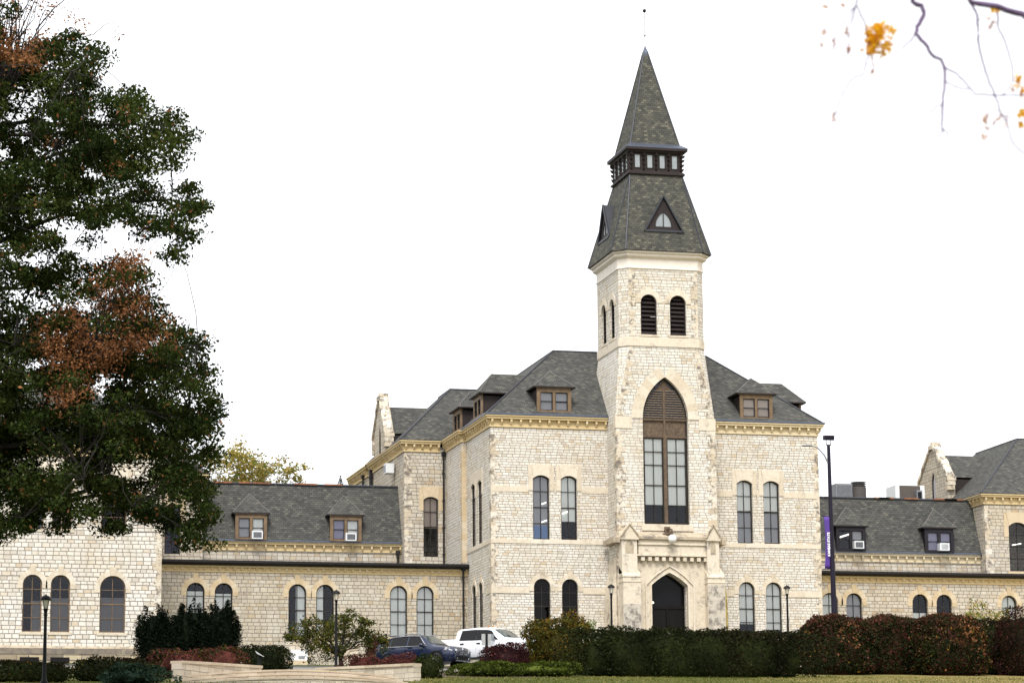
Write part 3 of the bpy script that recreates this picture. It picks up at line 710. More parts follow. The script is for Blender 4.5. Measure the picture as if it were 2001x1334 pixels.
def dormer(pl, u0, u1, z0, z1, depth, frame='bframe', peak=1.0, over=.32, cheek='dbrown', blinds=((0, 0, 1, 'blind'), (1, 0, 1, 'blind')), ridge_back=None, light=None):
    """hipped dormer: body = cheeks, children front frame, sashes, pane, roof. pl is the dormer's front plane"""
    mb = MB(); c = (u0 + u1) / 2
    for a, b in ((u0, u0 + .06), (u1 - .06, u1)): ubox(mb, pl, a, b, z0, z1 - .05, -depth, -.06)
    d = mb.build('dormer', M[cheek], hall)
    fr = MB(); w = .17
    ubox(fr, pl, u0 - .03, u0 + w, z0, z1, -.06, .05); ubox(fr, pl, u1 - w, u1 + .03, z0, z1, -.06, .05)
    ubox(fr, pl, u0 + w + .002, u1 - w - .002, z0 + .0, z0 + .12, -.06, .07); ubox(fr, pl, u0 + w + .002, u1 - w - .002, z1 - .22, z1, -.06, .06); ubox(fr, pl, c - .08, c + .08, z0 + .122, z1 - .222, -.06, .045)
    ubox(fr, pl, u0 - .08, u1 + .08, z1 + .002, z1 + .10, -.06, .14)
    fr.build('frame', M[frame], d)
    for k, (a, b) in enumerate(((u0 + w, c - .08), (c + .08, u1 - w))):
        sh = MB(); za, zb = z0 + .12, z1 - .22; zm = (za + zb) / 2
        P = [(a, za), (b, za), (b, zb), (a, zb)]; I = offs(P, .035); ring(sh, pl, P, I, -.06, .0); ubox(sh, pl, a + .034, b - .034, zm - .02, zm + .02, -.05, .008)
        sh.build('sash', M['cframe'], d)
        g = MB(); g.poly([pl.to(u, z, -.04) for u, z in I]); g.build('pane', M['glass'], d)
        for (kk, e, f, bm) in blinds:
            if kk == k:
                q = MB(); ze, zf = za + (zb - za) * e, za + (zb - za) * f; q.poly([pl.to(a, ze, -.1), pl.to(b, ze, -.1), pl.to(b, zf, -.1), pl.to(a, zf, -.1)]); q.build('blind', M[bm], d)
        if light == k:
            q = MB(); q.prism([pl.to(a + .02, zm + .1, -.12), pl.to(b - .02, zm + .3, -.12), pl.to(b - .02, zm + .4, -.12), pl.to(a + .02, zm + .2, -.12)], pl.n3() * .02); q.build('room_lamp', M['tube'], d)
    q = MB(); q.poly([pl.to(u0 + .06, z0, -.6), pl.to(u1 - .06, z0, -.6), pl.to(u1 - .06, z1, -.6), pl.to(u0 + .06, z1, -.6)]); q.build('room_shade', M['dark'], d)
    r = MB(); ze = z1 + .10; ov = over; rb = ridge_back if ridge_back else depth
    A, B = pl.to(u0 - ov, ze, ov * .8), pl.to(u1 + ov, ze, ov * .8); Cc, D = pl.to(u1 + ov, ze, -rb), pl.to(u0 - ov, ze, -rb)
    run = (u1 - u0) / 2 + ov; T = pl.to(c, ze + peak, ov * .8 - run * .82); Tb = pl.to(c, ze + peak, -rb)
    r.add([A, B, Cc, D, T, Tb], [(0, 1, 4), (1, 2, 5, 4), (3, 0, 4, 5), (0, 3, 2, 1)])
    hp = MB(); hp.tube([A, T], .028, 5); hp.tube([B, T], .028, 5); hp.tube([T, Tb], .028, 5); hp.build('hip_cap', M['hipcap'], d)
    A2, B2, C3, D3 = [(p[0], p[1], p[2] - .07) for p in (A, B, Cc, D)]
    r.build('roof', M['roof'], d)
    e = MB(); e.add([A, B, B2, A2], [(0, 3, 2, 1)]); e.add([A, D, D3, A2], [(0, 1, 2, 3)]); e.add([B, Cc, C3, B2], [(0, 3, 2, 1)]); e.add([A2, B2, C3, D3], [(0, 1, 2, 3)]); e.build('eaves', M['dbrown'], d)
    return d
dormer(front(.04), -6.93, -5.0, 13.8, 15.18, 2.2, blinds=((0, 0, .5, 'gblind'), (1, 0, .45, 'gblind'), (0, .5, 1, 'gblind'), (1, .5, 1, 'gblind')), peak=1.0, ridge_back=2.8, over=.26)
dormer(front(.04), 5.05, 6.95, 13.78, 15.18, 2.2, blinds=((0, 0, 1, 'pblind'), (1, 0, 1, 'pblind')), peak=1.0, ridge_back=2.8, over=.26)
def sidedormer(X, yc, left, hw=.95, dep=3.0, **k):
    pl = leftside(X) if left else rightside(X); return dormer(pl, yc - hw, yc + hw, 13.9, 15.12, dep, **k)
sidedormer(-9.55, 3.4, True, ridge_back=4.6, blinds=((0, .45, 1, 'blind'), (1, .45, 1, 'blind')), peak=1.25); sidedormer(-9.55, 8.65, True, ridge_back=4.2, blinds=(), peak=1.1); sidedormer(9.55, 3.4, False, ridge_back=4.6, peak=1.25)

# ---- deep side blocks behind (left one in view)
BX = 12.4; BY = 10.3
sb = MB(); pf = front(BY)
wl = [window(hall, pf, -11.27, -10.37, 6.7, 10.25, 'seg', blinds=[(0, 1, .48, 1, 'pblind')], surround='seg', sm='trimw', sill=False, sw=.26, rows=(.25, .5, .75), frame='frame')]
fill(sb, pf, -BX, -HX - .26, -1, CZ0 + .3, wl); sb.box(-BX, -BX + .3, BY + .001, 27.4, -1, CZ0 + .3); sb.box(-BX, -HX, 27.1, 27.4, -1, CZ0 + .3)
sb.box(HX, BX, BY, 20, -1, CZ0 + .3); sb.box(-BX + .31, -HX, BY + 2.5, BY + 2.6, -1, 12); sb.build('wall', M['wstone'], hall)
quoins(hall, -BX, BY, 1, 1, 5.9, CZ0 - .2, mat='quoin')
corn([(-BX, 27.3), (-BX, 21.4), (-BX + .25, 21.4), (-BX + .25, 20.2), (-BX, 20.2), (-BX, BY), (-HX - .62, BY)], CZ0, CZ1, mat='cornice')
corn([(HX, BY), (BX, BY), (BX, 20)], CZ0, CZ1)
r2 = MB(); b2, t2 = hiproof(r2, -BX - .33, 2, BY - .33, 21.0, CZ1 + .03, 3.9, 3.75); r2.build('roof', M['roof'], hall)
r2 = MB(); hiproof(r2, -BX - .3, 2, 20.9, 27.7, CZ1 + .03, 3.0, 2.0); hiproof(r2, 0, BX + .33, BY - .33, 21, CZ1 + .03, 3.9, 3.75); r2.build('roof', M['roof'], hall)
ridges(hall, [(b2[0], t2[0]), (t2[0], t2[1]), (t2[0], t2[3])])
# stone gable on the left side wall
def gable(X, yc, hw, zb, zsh, zap, sgn=-1, wz=(13.4, 15.3), rx=4.2, mat='wstone'):
    pl = leftside(X); gb = MB()
    w = window(hall, pl, yc - .32, yc + .32, wz[0], wz[1], 'gothic', zs=wz[1] - .8, rec=.04, fw=.04, sill=False, mid=False, rows=(), glass='dglass', frame='frame')
    P = [(yc - hw, zb), (yc + hw, zb), (yc + hw, zsh), (yc + .28, zap - .25), (yc - .28, zap - .25), (yc - hw, zsh)]
    wallface(gb, pl, P, [w[1]]); wallface(gb, Plane((X + .5, 0), (0, 1), (1, 0)), P)
    for i in range(len(P)):
        a, b = P[i], P[(i + 1) % len(P)]; gb.poly([pl.to(*a), pl.to(*b), pl.to(*b, -.5), pl.to(*a, -.5)])
    gb.build('gable_wall', M[mat], hall)
    cp = MB()
    for s_ in (-1, 1):
        n = 6
        for i in range(n):
            f0, f1 = i / n, (i + 1) / n; ya, yb = yc + s_ * (hw + .12 + (.28 - hw - .12) * f0), yc + s_ * (hw + .12 + (.28 - hw - .12) * f1)
            za, zb2 = zsh - .06 + (zap - .25 - zsh + .06) * f0, zsh - .06 + (zap - .25 - zsh + .06) * f1
            jo = random.uniform(-.05, .05)
            cp.prism([(X - .12 + jo, ya, za), (X - .12 + jo, yb, zb2), (X - .12 + jo, yb, zb2 + .26), (X - .12 + jo, ya, za + .26)], (.5, 0, 0))
        for kk in range(3): cp.box(X - .1, X + .5 - kk * .05, yc + s_ * hw - .22 - .0, yc + s_ * hw + .22 - kk * .04, zsh - .35 - kk * .3, zsh - .08 - kk * .3)
    cp.box(X - .15, X + .5, yc - .34, yc + .34, zap - .27, zap); cp.box(X - .05, X + .5, yc - .2, yc + .2, zap + .002, zap + .2)
    cp.build('gable_coping', M['quoin'], hall)
    rg = MB(); zr = zap - .62; hw2 = hw - .15
    rg.add([(X + .5, yc - hw2, zsh - .1), (X + .5, yc, zr), (X + .5, yc + hw2, zsh - .1), (X + rx, yc - hw2, zsh - .1), (X + rx, yc, zr), (X + rx, yc + hw2, zsh - .1)], [(0, 3, 4, 1), (1, 4, 5, 2)])
    rg.build('gable_roof', M['roof'], hall)
    ek = MB(); ek.box(X + .5, X + rx, yc - hw2 + .05, yc + hw2 - .05, zb, zsh - .22); ek.build('gable_cheek', M['dbrown'], hall)
gable(-BX - .28, 16.4, 1.85, 13.4, 14.75, 17.15)

# ---- mansard wings
MYW = 11.25
for side in (-1, 1):
    xa, xb = sorted((side * BX, side * 24.6))
    q = MB(); wallface(q, front(MYW), [(xa, 3), (xb, 3), (xb, 7.0), (xa, 7.0)]); q.box(xa, xb, 19, 19.3, 3, 7.0); q.build('wing_wall', M['wstone'], hall)
    corn([(xa, MYW), (xb, MYW)], 6.98, 7.5, out=.28, mat='cornice' if side < 0 else 'corniceb')
    q = MB(); q.add([(xa, MYW - .28, 7.52), (xb, MYW - .28, 7.52), (xb, MYW + 1.05, 11.02), (xa, MYW + 1.05, 11.02), (xa, 19.5, 11.0), (xb, 19.5, 11.0)], [(0, 1, 2, 3), (3, 2, 5, 4)]); q.build('mansard_roof', M['roof'], hall)
    q = MB(); q.box(xa, xb, MYW - .33, MYW - .25, 7.5, 7.6); q.build('eaves_flashing', M['zinc'], hall)
    q = MB()
    x = xa
    while x < xb:
        L = min(random.uniform(.6, 2.5), xb - x); q.tube([(x, MYW + 1.05, 11.04), (x + L, MYW + 1.05, 11.04)], .075, 6); x += L * 1.02
    o = q.build('ridge_cap', M['ridge'], hall); 
    q = MB()
    for i in range(5):
        x = random.uniform(xa, xb - 1.5); q.box(x, x + random.uniform(.4, 1.6), MYW + .93, MYW + 1.06, 11.035, 11.12 + .003 * i)
    q.build('ridge_patch', M['copper'], hall)
DZ0, DZ1 = 7.58, 9.05
dormer(front(MYW - .36), -22.3, -20.5, DZ0, DZ1, 1.2, peak=1.22, ridge_back=1.9, over=.2, blinds=((0, 0, 1, 'gblind'), (1, 0, 1, 'blind')))
dormer(front(MYW - .36), -16.72, -14.9, DZ0, DZ1, 1.2, peak=1.22, ridge_back=1.9, over=.2, blinds=((0, 0, 1, 'vblind'), (1, 0, 1, 'blind')))
dormer(front(MYW - .36), 14.75, 16.6, DZ0, DZ1, 1.2, peak=1.22, ridge_back=1.9, over=.2, frame='cframe', cheek='cframe', blinds=((0, 0, 1, 'dark'), (1, 0, 1, 'gblind')), light=0)
dormer(front(MYW - .36), 20.55, 22.4, DZ0, DZ1, 1.2, peak=1.22, ridge_back=1.9, over=.2, frame='cframe', cheek='cframe', blinds=((0, 0, 1, 'vblind'), (1, 0, 1, 'vblind')))

# ---- one-storey extensions with the long gutter
EY = 5.8; pe = front(EY)
EWL = [(-25.77, -24.76, [(0, 1, 0, .84, 'blind')]), (-24.19, -23.18, [(0, 1, 0, .8, 'blind')]), (-20.02, -19.0, [(.45, 1, 0, 1, 'blind')]), (-18.44, -17.42, [(0, .42, 0, 1, 'blind')]), (-14.2, -13.19, [(0, 1, 0, 1, 'blind')]), (-12.65, -11.65, [(0, 1, 0, 1, 'blind')])]
q = MB(); wl = [window(hall, pe, a, b, 1.6, 4.53, 'round', blinds=bl, surround='round', sm='trimw', sill=True, sw=.3) for a, b, bl in EWL]
fill(q, pe, -28.5, -HX, -1.5, 5.75, wl); q.build('wall', M['wstone'], hall)
EWR = [(11.8, 12.8, [(0, 1, 0, 1, 'blind')]), (13.31, 14.31, [(0, 1, 0, 1, 'gblind')]), (17.49, 18.48, [(0, 1, 0, .62, 'blind')]), (19.02, 20.02, [(0, 1, 0, .62, 'blind')]), (23.2, 24.2, [(0, 1, 0, 1, 'blind')])]
q = MB(); wl = [window(hall, pe, a, b, 1.6, 4.5, 'round', blinds=bl, surround='round', sm='trimw', sill=True, sw=.3) for a, b, bl in EWR]
fill(q, pe, HX, 32, -1.5, 5.75, wl); q.build('wall', M['wstone'], hall)
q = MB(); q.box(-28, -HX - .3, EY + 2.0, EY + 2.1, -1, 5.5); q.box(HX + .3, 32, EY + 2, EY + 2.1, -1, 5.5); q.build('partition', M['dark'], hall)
for xa, xb in ((-27.88, -HX - .02), (HX + .02, 32)):
    q = MB(); n = int((xb - xa) / .42)
    sweep(q, [(xb, EY), (xa, EY)], [(0, 5.12), (.05, 5.14), (.05, 5.24), (.03, 5.25), (.03, 5.36), (.14, 5.4), (.14, 5.5), (0, 5.52)])
    for i in range(n): q.box(xa + .1 + i * .42, xa + .24 + i * .42, EY - .12, EY - .02, 5.26, 5.385)
    q.build('cornice', M['cornice'], hall)
    q = MB(); q.add([(xa, EY - .42, 5.74), (xb, EY - .42, 5.74), (xb, MYW + .1, 6.3), (xa, MYW + .1, 6.3)], [(0, 1, 2, 3)]); q.build('roof', M['zinc'], hall)
    q = MB(); q.box(xa, xb, EY - .16, EY - .02, 5.53, 5.73)
    q.prism([(xa, EY - .17, 5.53), (xa, EY - .34, 5.53), (xa, EY - .47, 5.64), (xa, EY - .47, 5.77), (xa, EY - .17, 5.735)], (xb - xa, 0, 0)); q.build('gutter', M['gutter'], hall)
def downpipe(x, y, z0, z1, r=.06):
    q = MB(); q.tube([(x, y, z0), (x, y, z1)], r, 8)
    z = z0 + .5
    while z < z1: q.box(x - r - .02, x + r + .02, y - r - .02, y + r + .03, z, z + .06); z += 1.6
    q.box(x - .12, x + .12, y - .1, y + .1, z1, z1 + .22); q.build('downpipe', M['gutter'], hall)
downpipe(-HX - .42, BY - .12, 6.3, 12.7); downpipe(-HX - .3, EY - .14, -.3, 5.4); downpipe(-BX - .25, MYW - .16, 6.2, 6.9); downpipe(24.35, MYW - .2, 6.2, 7.4, .05); downpipe(-BX - .14, 19.9, 10.5, 12.9, .12); downpipe(-BX - .14, 22.5, 10.5, 12.9)

# ---- far pavilions
PZ0, PZ1 = 10.6, 11.2; PXx = 27.9
q = MB(); pp = front(0.0)
PW = [(-35.22, -34.2), (-33.75, -32.72), (-31.15, -29.78)]
wl = []
for i, (a, b) in enumerate(PW):
    wl.append(window(hall, pp, a, b, 1.22, 4.25, 'round', frame='bframe', glass='glass', blinds=[[(.45, 1, 0, .55, 'dgblind')], [(0, 1, 0, .6, 'dgblind')], [(0, 1, 0, .62, 'dgblind')]][i], surround='round', sw=.27, sill=True))
    wl.append(window(hall, pp, a, b, 6.68, 9.6, 'seg', frame='bframe', glass='dglass', blinds=[(.6, 1, .0, .6, 'blind')] if i == 0 else [], surround='seg', sw=.26, sill=True))
fill(q, pp, -48, -PXx, .42, PZ0 + .2, wl); q.box(-PXx - .3, -PXx, .001, 20, .42, PZ0 + .2); q.build('wall', M['pstone'], hall)
q = MB(); q.box(-48, -PXx + .12, -.14, .3, -1.2, .36); q.box(-PXx - .1, -PXx + .12, .3, EY, -1.2, .36); q.build('plinth', M['base'], hall)
q = MB(); q.prism([(-48, -.14, .362), (-48, .0, .362), (-48, .0, .5)], (48 - PXx + .12, 0, 0)); q.build('plinth_cap', M['coping_old'], hall)
q = MB(); x = -48
while x < -PXx:
    L = random.uniform(.6, 1.3); q.box(x + .01, min(x + L, -PXx + .12) - .01, -.155, -.12, .06, .345); x += L
q.build('plinth_band', M['band'], hall)
q = MB(); q.box(-35.3, -34.3, -.16, -.13, -.42, -.12); q.box(-33.7, -32.7, -.16, -.13, -.42, -.12); q.build('basement_window', M['dark'], hall)
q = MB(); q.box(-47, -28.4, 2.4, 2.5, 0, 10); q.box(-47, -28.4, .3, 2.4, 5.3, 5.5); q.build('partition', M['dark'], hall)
quoins(hall, -PXx, 0, -1, 1, .5, PZ0 - .2, mat='quoin', h=.45)
corn([(-48, 0), (-PXx, 0), (-PXx, BY)], PZ0, PZ1)
r3 = MB(); hiproof(r3, -55, -PXx + .33, -.33, 24, PZ1 + .03, 4.2, 3.9); r3.build('roof', M['roof'], hall)
q = MB(); wl = [window(hall, pf, -26.5, -25.6, 6.6, 9.5, 'seg', glass='dglass', surround='seg', sm='trimw', sill=False, blinds=[(0, 1, 0, 1, 'vblind')])]
fill(q, pf, -PXx, -24.3, 3, PZ0 + .2, wl); q.box(-24.6, -24.3, BY + .001, 20, 3, PZ0 + .2)
wl = [window(hall, pf, 25.86, 27.1, 6.45, 9.5, 'seg', glass='glass', frame='frame', surround='seg', sm='trimw', sill=True, light=[(.5, .55, .6, .05)])]
fill(q, pf, 24.3, 34, 3, PZ0 + .2, wl); q.box(24.3, 24.6, BY + .001, 24, 3, PZ0 + .2); q.box(24.7, 33, BY + 3, BY + 3.1, 3, 10); q.build('wall', M['wstone'], hall)
corn([(24.3, 24), (24.3, BY), (34, BY)], PZ0, PZ1); corn([(-PXx + .4, BY), (-24.3, BY), (-24.3, 20)], PZ0, PZ1)
r4 = MB(); b4, t4 = hiproof(r4, 23.97, 44, BY - .33, 26, PZ1 + .03, 4.7, 4.2); r4.build('roof', M['roof'], hall); ridges(hall, [(b4[0], t4[0]), (t4[0], t4[1]), (t4[0], t4[3])])
r4 = MB(); b5, t5 = hiproof(r4, -40, -23.97, BY - .33, 26, PZ1 + .03, 3.6, 3.3); r4.build('roof', M['roof'], hall); ridges(hall, [(b5[1], t5[1]), (t5[0], t5[1])])
quoins(hall, 24.3, BY, 1, 1, 5.9, PZ0 - .1, mat='quoin')
gable(24.15, 17.9, 2.35, 11.1, 13.1, 15.35, wz=(11.7, 13.6), rx=4.5)

# ---- tower
TC = .86
def octa(H, D, c): return [(-H + c, TC - D), (H - c, TC - D), (H, TC - D + c), (H, TC + D - c), (H - c, TC + D), (-H + c, TC + D), (-H, TC + D - c), (-H, TC - D + c)]
def loft(mb, A, za, B, zb, skip=()):
    n = len(A)
    for i in range(n):
        if i in skip: continue
        j = (i + 1) % n; mb.poly([(*A[i], za), (*A[j], za), (*B[j], zb), (*B[i], zb)])
TF = TC - 2.65                                     # tower front plane, about -1.79
pt = front(TF)
tw = MB()
bigw, bigP = window(hall, pt, -1.33, 1.33, 7.42, 15.72, 'gothic', zs=13.35, rows=(), mid=False, surround='gothic', sw=.62, sill=False, rec=.25, fw=.1, glass='glass')
low = octa(2.9, 2.65, .05); upp = octa(2.5, 2.65, .46)
# front face below the belt narrows with the broach stops
F0 = [(-2.85, -1.0), (2.85, -1.0), (2.85, 13.4), (2.04, 17.45), (-2.04, 17.45), (-2.85, 13.4)]
doorP = arch(-1.06, 1.0, -1.0, 4.66, 'tudor', zs=3.98)
wallface(tw, pt, F0, [bigP, doorP], depth=.3)
loft(tw, low, -1.0, low, 13.4, skip=(0,)); loft(tw, low, 13.4, upp, 17.45, skip=(0,))
bel = []
for c in (-.86, .86):
    bel.append((pt, c))
bh = [arch(c - .475, c + .475, 18.12, 20.42, 'round') for c in (-.86, .86)]
wallface(tw, pt, [(-2.04, 17.45), (2.04, 17.45), (2.04, 22.2), (-2.04, 22.2)], bh, depth=.3)
sh = [arch(TC + c - .475, TC + c + .475, 18.12, 20.42, 'round') for c in (-.86, .86)]
for sg, pl in ((-1, leftside(-2.5)), (1, rightside(2.5))):
    wallface(tw, pl, [(TC - 2.19, 17.45), (TC + 2.19, 17.45), (TC + 2.19, 22.2), (TC - 2.19, 22.2)], sh, depth=.3)
loft(tw, upp, 17.45, upp, 22.2, skip=(0, 2, 6))
tower = tw.build('tower', M['tstone'], hall)
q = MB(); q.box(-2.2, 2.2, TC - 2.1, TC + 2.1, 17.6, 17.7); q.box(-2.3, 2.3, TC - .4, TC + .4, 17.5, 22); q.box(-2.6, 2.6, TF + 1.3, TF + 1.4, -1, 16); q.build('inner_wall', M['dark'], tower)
def belfry(pl, c):
    P = arch(c - .475, c + .475, 18.12, 20.42, 'round'); mb = MB(); I = offs(P, .05); ring(mb, pl, P, I, -.3, -.12)
    z = 18.2
    while z < 20.35:
        ch = chord(I, z + .12)
        if ch: mb.prism([pl.to(ch[0], z, -.14), pl.to(ch[0], z + .02, -.14), pl.to(ch[0], z + .19, -.30), pl.to(ch[0], z + .17, -.30)], tuple((ch[1] - ch[0]) * x for x in (pl.du[0], pl.du[1], 0)))
        z += .245
    w = mb.build('belfry_louvre', M['dbrown'], tower)
    q = MB(); zc = 20.42 - .475; n = 7
    for i in range(n):
        a0, a1 = math.pi * i / n, math.pi * (i + 1) / n; r0, r1 = .476, .475 + (.3 if i != n // 2 else .42)
        pts = [(c + r0 * math.cos(a), zc + r0 * math.sin(a)) for a in np.linspace(a0, a1, 4)] + [(c + r1 * math.cos(a), zc + r1 * math.sin(a)) for a in np.linspace(a1, a0, 4)]
        upoly(q, pl, pts, -.02, .03)
    q.build('surround', M['trim'], tower)
    q = MB(); ubox(q, pl, c - .6, c + .6, 18.0, 18.118, -.28, .04); q.build('sill', M['trim'], tower)
for c in (-.86, .86): belfry(pt, c); belfry(leftside(-2.5), TC + c)
q = MB(); q.box(-.72, -.30, TF + .14, TF + .16, 19.16, 19.2); q.build('loose_slat', M['acw'], tower)
q = MB(); sweep(q, upp[::-1], [(-.02, 17.42), (.05, 17.45), (.05, 17.94), (-.02, 17.98)], True); q.build('belt_course', M['trim'], tower)
q = MB(); q.box(-2.93, -1.95, TF - .04, TF + .4, 12.75, 13.42); q.box(1.95, 2.93, TF - .04, TF + .4, 12.75, 13.42); q.build('band_stone', M['trim'], tower)
# white entablature
q = MB(); sweep(q, upp[::-1], [(0, 21.86), (.06, 21.9), (.06, 21.98), (.03, 22.0), (.03, 22.45), (.09, 22.5), (.2, 22.56), (.24, 22.62), (.24, 22.7), (.36, 22.76), (.36, 22.86), (0, 22.9)], True); q.build('entablature', M['white'], tower)
b0 = octa(2.97, 3.1, .68); b1 = octa(1.56, 1.71, .012)
q = MB(); loft(q, b0, 22.87, b1, 27.62); q.poly([(*p, 22.86) for p in b0]); q.build('lower_spire', M['spire'], tower)
ridges(tower, [((*a, 22.88), (*b, 27.62)) for a, b in zip(b0, b1)], .045)
def sq(H, D): return [(-H, TC - D), (H, TC - D), (H, TC + D), (-H, TC + D)]
q = MB(); sweep(q, sq(1.58, 1.73)[::-1], [(-.1, 27.6), (.03, 27.6), (.12, 27.62), (.12, 27.72), (.0, 27.82), (0, 29.0)], True)
sweep(q, sq(1.58, 1.73)[::-1], [(0, 28.84), (.1, 28.9), (.14, 28.98), (.26, 29.02), (.26, 29.16), (-.1, 29.2)], True)
lan = q.build('lantern', M['dbrown'], tower)
q = MB(); sweep(q, sq(1.58, 1.73)[::-1], [(.27, 29.16), (.27, 29.2), (-.12, 29.48)], True); q.build('lantern_flashing', M['zinc'], tower)
br_ = MB(); wn_ = MB()
for i in range(5):
    for (pl, c) in ((front(TC - 1.73), -1.48 + i * .74), (leftside(-1.58), TC - 1.63 + i * .815), (rightside(1.58), TC - 1.63 + i * .815)):
        for k, z in enumerate((27.95, 28.22, 28.5, 28.74)):
            dd = .06 + .025 * k
            br_.prism([pl.to(c - .055, z - .1, 0), pl.to(c - .055, z + .09, 0), pl.to(c - .055, z + .11, dd + .07), pl.to(c - .055, z - .02, dd + .02)], tuple(.11 * x for x in (pl.du[0], pl.du[1], 0)))
br_.build('bracket', M['dbrown'], tower)
for i in range(4):
    for (pl, c, w_) in ((front(TC - 1.73), -1.11 + i * .74, .145), (leftside(-1.58), TC - 1.22 + i * .815, .15)):
        f_ = MB(); P = [(c - w_ - .05, 27.96), (c + w_ + .05, 27.96), (c + w_ + .05, 28.8), (c - w_ - .05, 28.8)]; I = offs(P, .05); ring(f_, pl, P, I, .003, .03); o = f_.build('lantern_window', M['frame'], tower)
        g_ = MB(); ubox(g_, pl, I[0][0], I[1][0], I[0][1], I[2][1], .004, .012); g_.build('lantern_pane', M['skyglass'], tower)
s0 = sq(1.47, 1.6); s1 = sq(.1, .1)
q = MB(); loft(q, s0, 29.4, s1, 35.4); q.build('spire', M['spire'], tower); ridges(tower, [((*a, 29.42), (*b, 35.4)) for a, b in zip(s0, s1)], .045)
q = MB(); c4 = sq(.16, .16); c5 = sq(.02, .02); loft(q, c4, 35.15, c4, 35.3); loft(q, c4, 35.3, c5, 35.75); q.build('spire_cap', M['zinc'], tower)
q = MB(); q.tube([(0, TC, 35.6), (0, TC, 37.8)], [.03, .024], 6); q.build('lightning_rod', M['signg'], tower)
q = MB(); q.lathe([(.01, -.11), (.07, -.085), (.105, -.03), (.105, .03), (.07, .085), (.01, .11)], (0, TC, 37.9), 12); q.build('finial_ball', M['purplepole'], tower, smooth=60)
q = MB(); q.lathe([(.01, -.07), (.06, -.03), (.06, .03), (.01, .07)], (0, TC, 36.4), 10); q.build('rod_collar', M['hvac'], tower, smooth=60)
def gablet(pl, c, back):
    z0_, z1_, hw = 24.15, 26.05, 1.05; mb = MB()
    wP = arch(c - .46, c + .46, 24.36, 25.2, 'gothic', zs=24.36 + .05)
    T = [(c - hw, z0_), (c + hw, z0_), (c, z1_)]
    wallface(mb, pl, T, [wP], depth=.08)
    g = mb.build('spire_dormer', M['dbrown'], tower)
    q = MB(); I = wP; q.poly([pl.to(u, z, -.05) for u, z in I]); q.build('pane', M['skyglass'], tower)
    q = MB(); ubox(q, pl, c - .02, c + .02, 24.36, 25.15, -.05, 0.0); q.build('mullion', M['dbrown'], tower)
    q = MB()
    A, B, Tt = pl.to(c - hw - .1, z0_ - .1, .1), pl.to(c + hw + .1, z0_ - .1, .1), pl.to(c, z1_ + .1, .1)
    A2, B2, T2 = pl.to(c - hw - .1, z0_ - .1, -back * .3), pl.to(c + hw + .1, z0_ - .1, -back * .3), pl.to(c, z1_ + .1, -back)
    q.poly([A, Tt, T2, A2]); q.poly([B, B2, T2, Tt])
    for X_, Y_ in ((A, Tt), (B, Tt)): q.tube([X_, Y_], .06, 6)
    ubox(q, pl, c - hw - .1, c + hw + .1, z0_ - .12, z0_, -.2, .12); q.build('dormer_roof', M['ridge'], tower)
gablet(front(TC - 2.72), .08, 1.0); gablet(leftside(-2.55), TC + .15, 1.0)

# big gothic window: mullion, transoms, louvres, panels, sashes, blinds
q = MB(); I = offs(bigP, .09)
ubox(q, pt, -.1, .1, 7.5, 12.55, -.33, -.16); ubox(q, pt, -.06, .06, 12.55, 15.1, -.33, -.2)
for z in (12.36, 13.33): ubox(q, pt, -1.27, -.062, z - .06, z + .06, -.32, -.18); ubox(q, pt, .062, 1.27, z - .06, z + .06, -.32, -.18)
upoly(q, pt, [(-.52, 14.95), (.52, 14.95), (.0, 15.6)], -.36, -.26)
q.build('window_tracery', M['oak'], tower)
q = MB(); ubox(q, pt, -1.25, -.063, 12.42, 13.27, -.4, -.28); ubox(q, pt, .063, 1.25, 12.42, 13.27, -.4, -.28); q.build('carved_panel', M['oak'], tower)
q = MB(); z = 13.45
while z < 14.95:
    ch = chord(I, z + .05)
    for (a, b) in ((ch[0], -.062), (.062, ch[1])):
        if b - a > .05: q.prism([pt.to(a, z, -.2), pt.to(a, z + .045, -.2), pt.to(a, z + .06, -.27), pt.to(a, z + .02, -.27)], (b - a, 0, 0))
    z += .135
q.build('window_louvre', M['slat'], tower)
for (a, b, k) in ((-1.24, -.1, 0), (.1, 1.24, 1)):
    q = MB(); c = (a + b) / 2; P = [(a, 7.5), (b, 7.5), (b, 12.3), (a, 12.3)]; ring(q, pt, P, offs(P, .06), -.3, -.22)
    ubox(q, pt, c - .018, c + .018, 7.55, 12.25, -.28, -.235)
    for z in (8.5, 9.62, 10.75, 11.5): ubox(q, pt, a + .055, b - .055, z - (.03 if z in (9.62,) else .02), z + .025, -.285, -.23)
    q.build('sash', M['frame'], tower)
    q = MB(); ubox(q, pt, a + .03, b - .03, 8.5, 12.25, -.33, -.32); q.build('blind', M['blind'], tower)
q = MB(); upoly(q, pt, [(-1.5, 7.05), (1.5, 7.05), (1.5, 7.24), (1.38, 7.4), (-1.38, 7.4), (-1.5, 7.24)], -.2, .1); q.build('sill', M['trim'], tower)
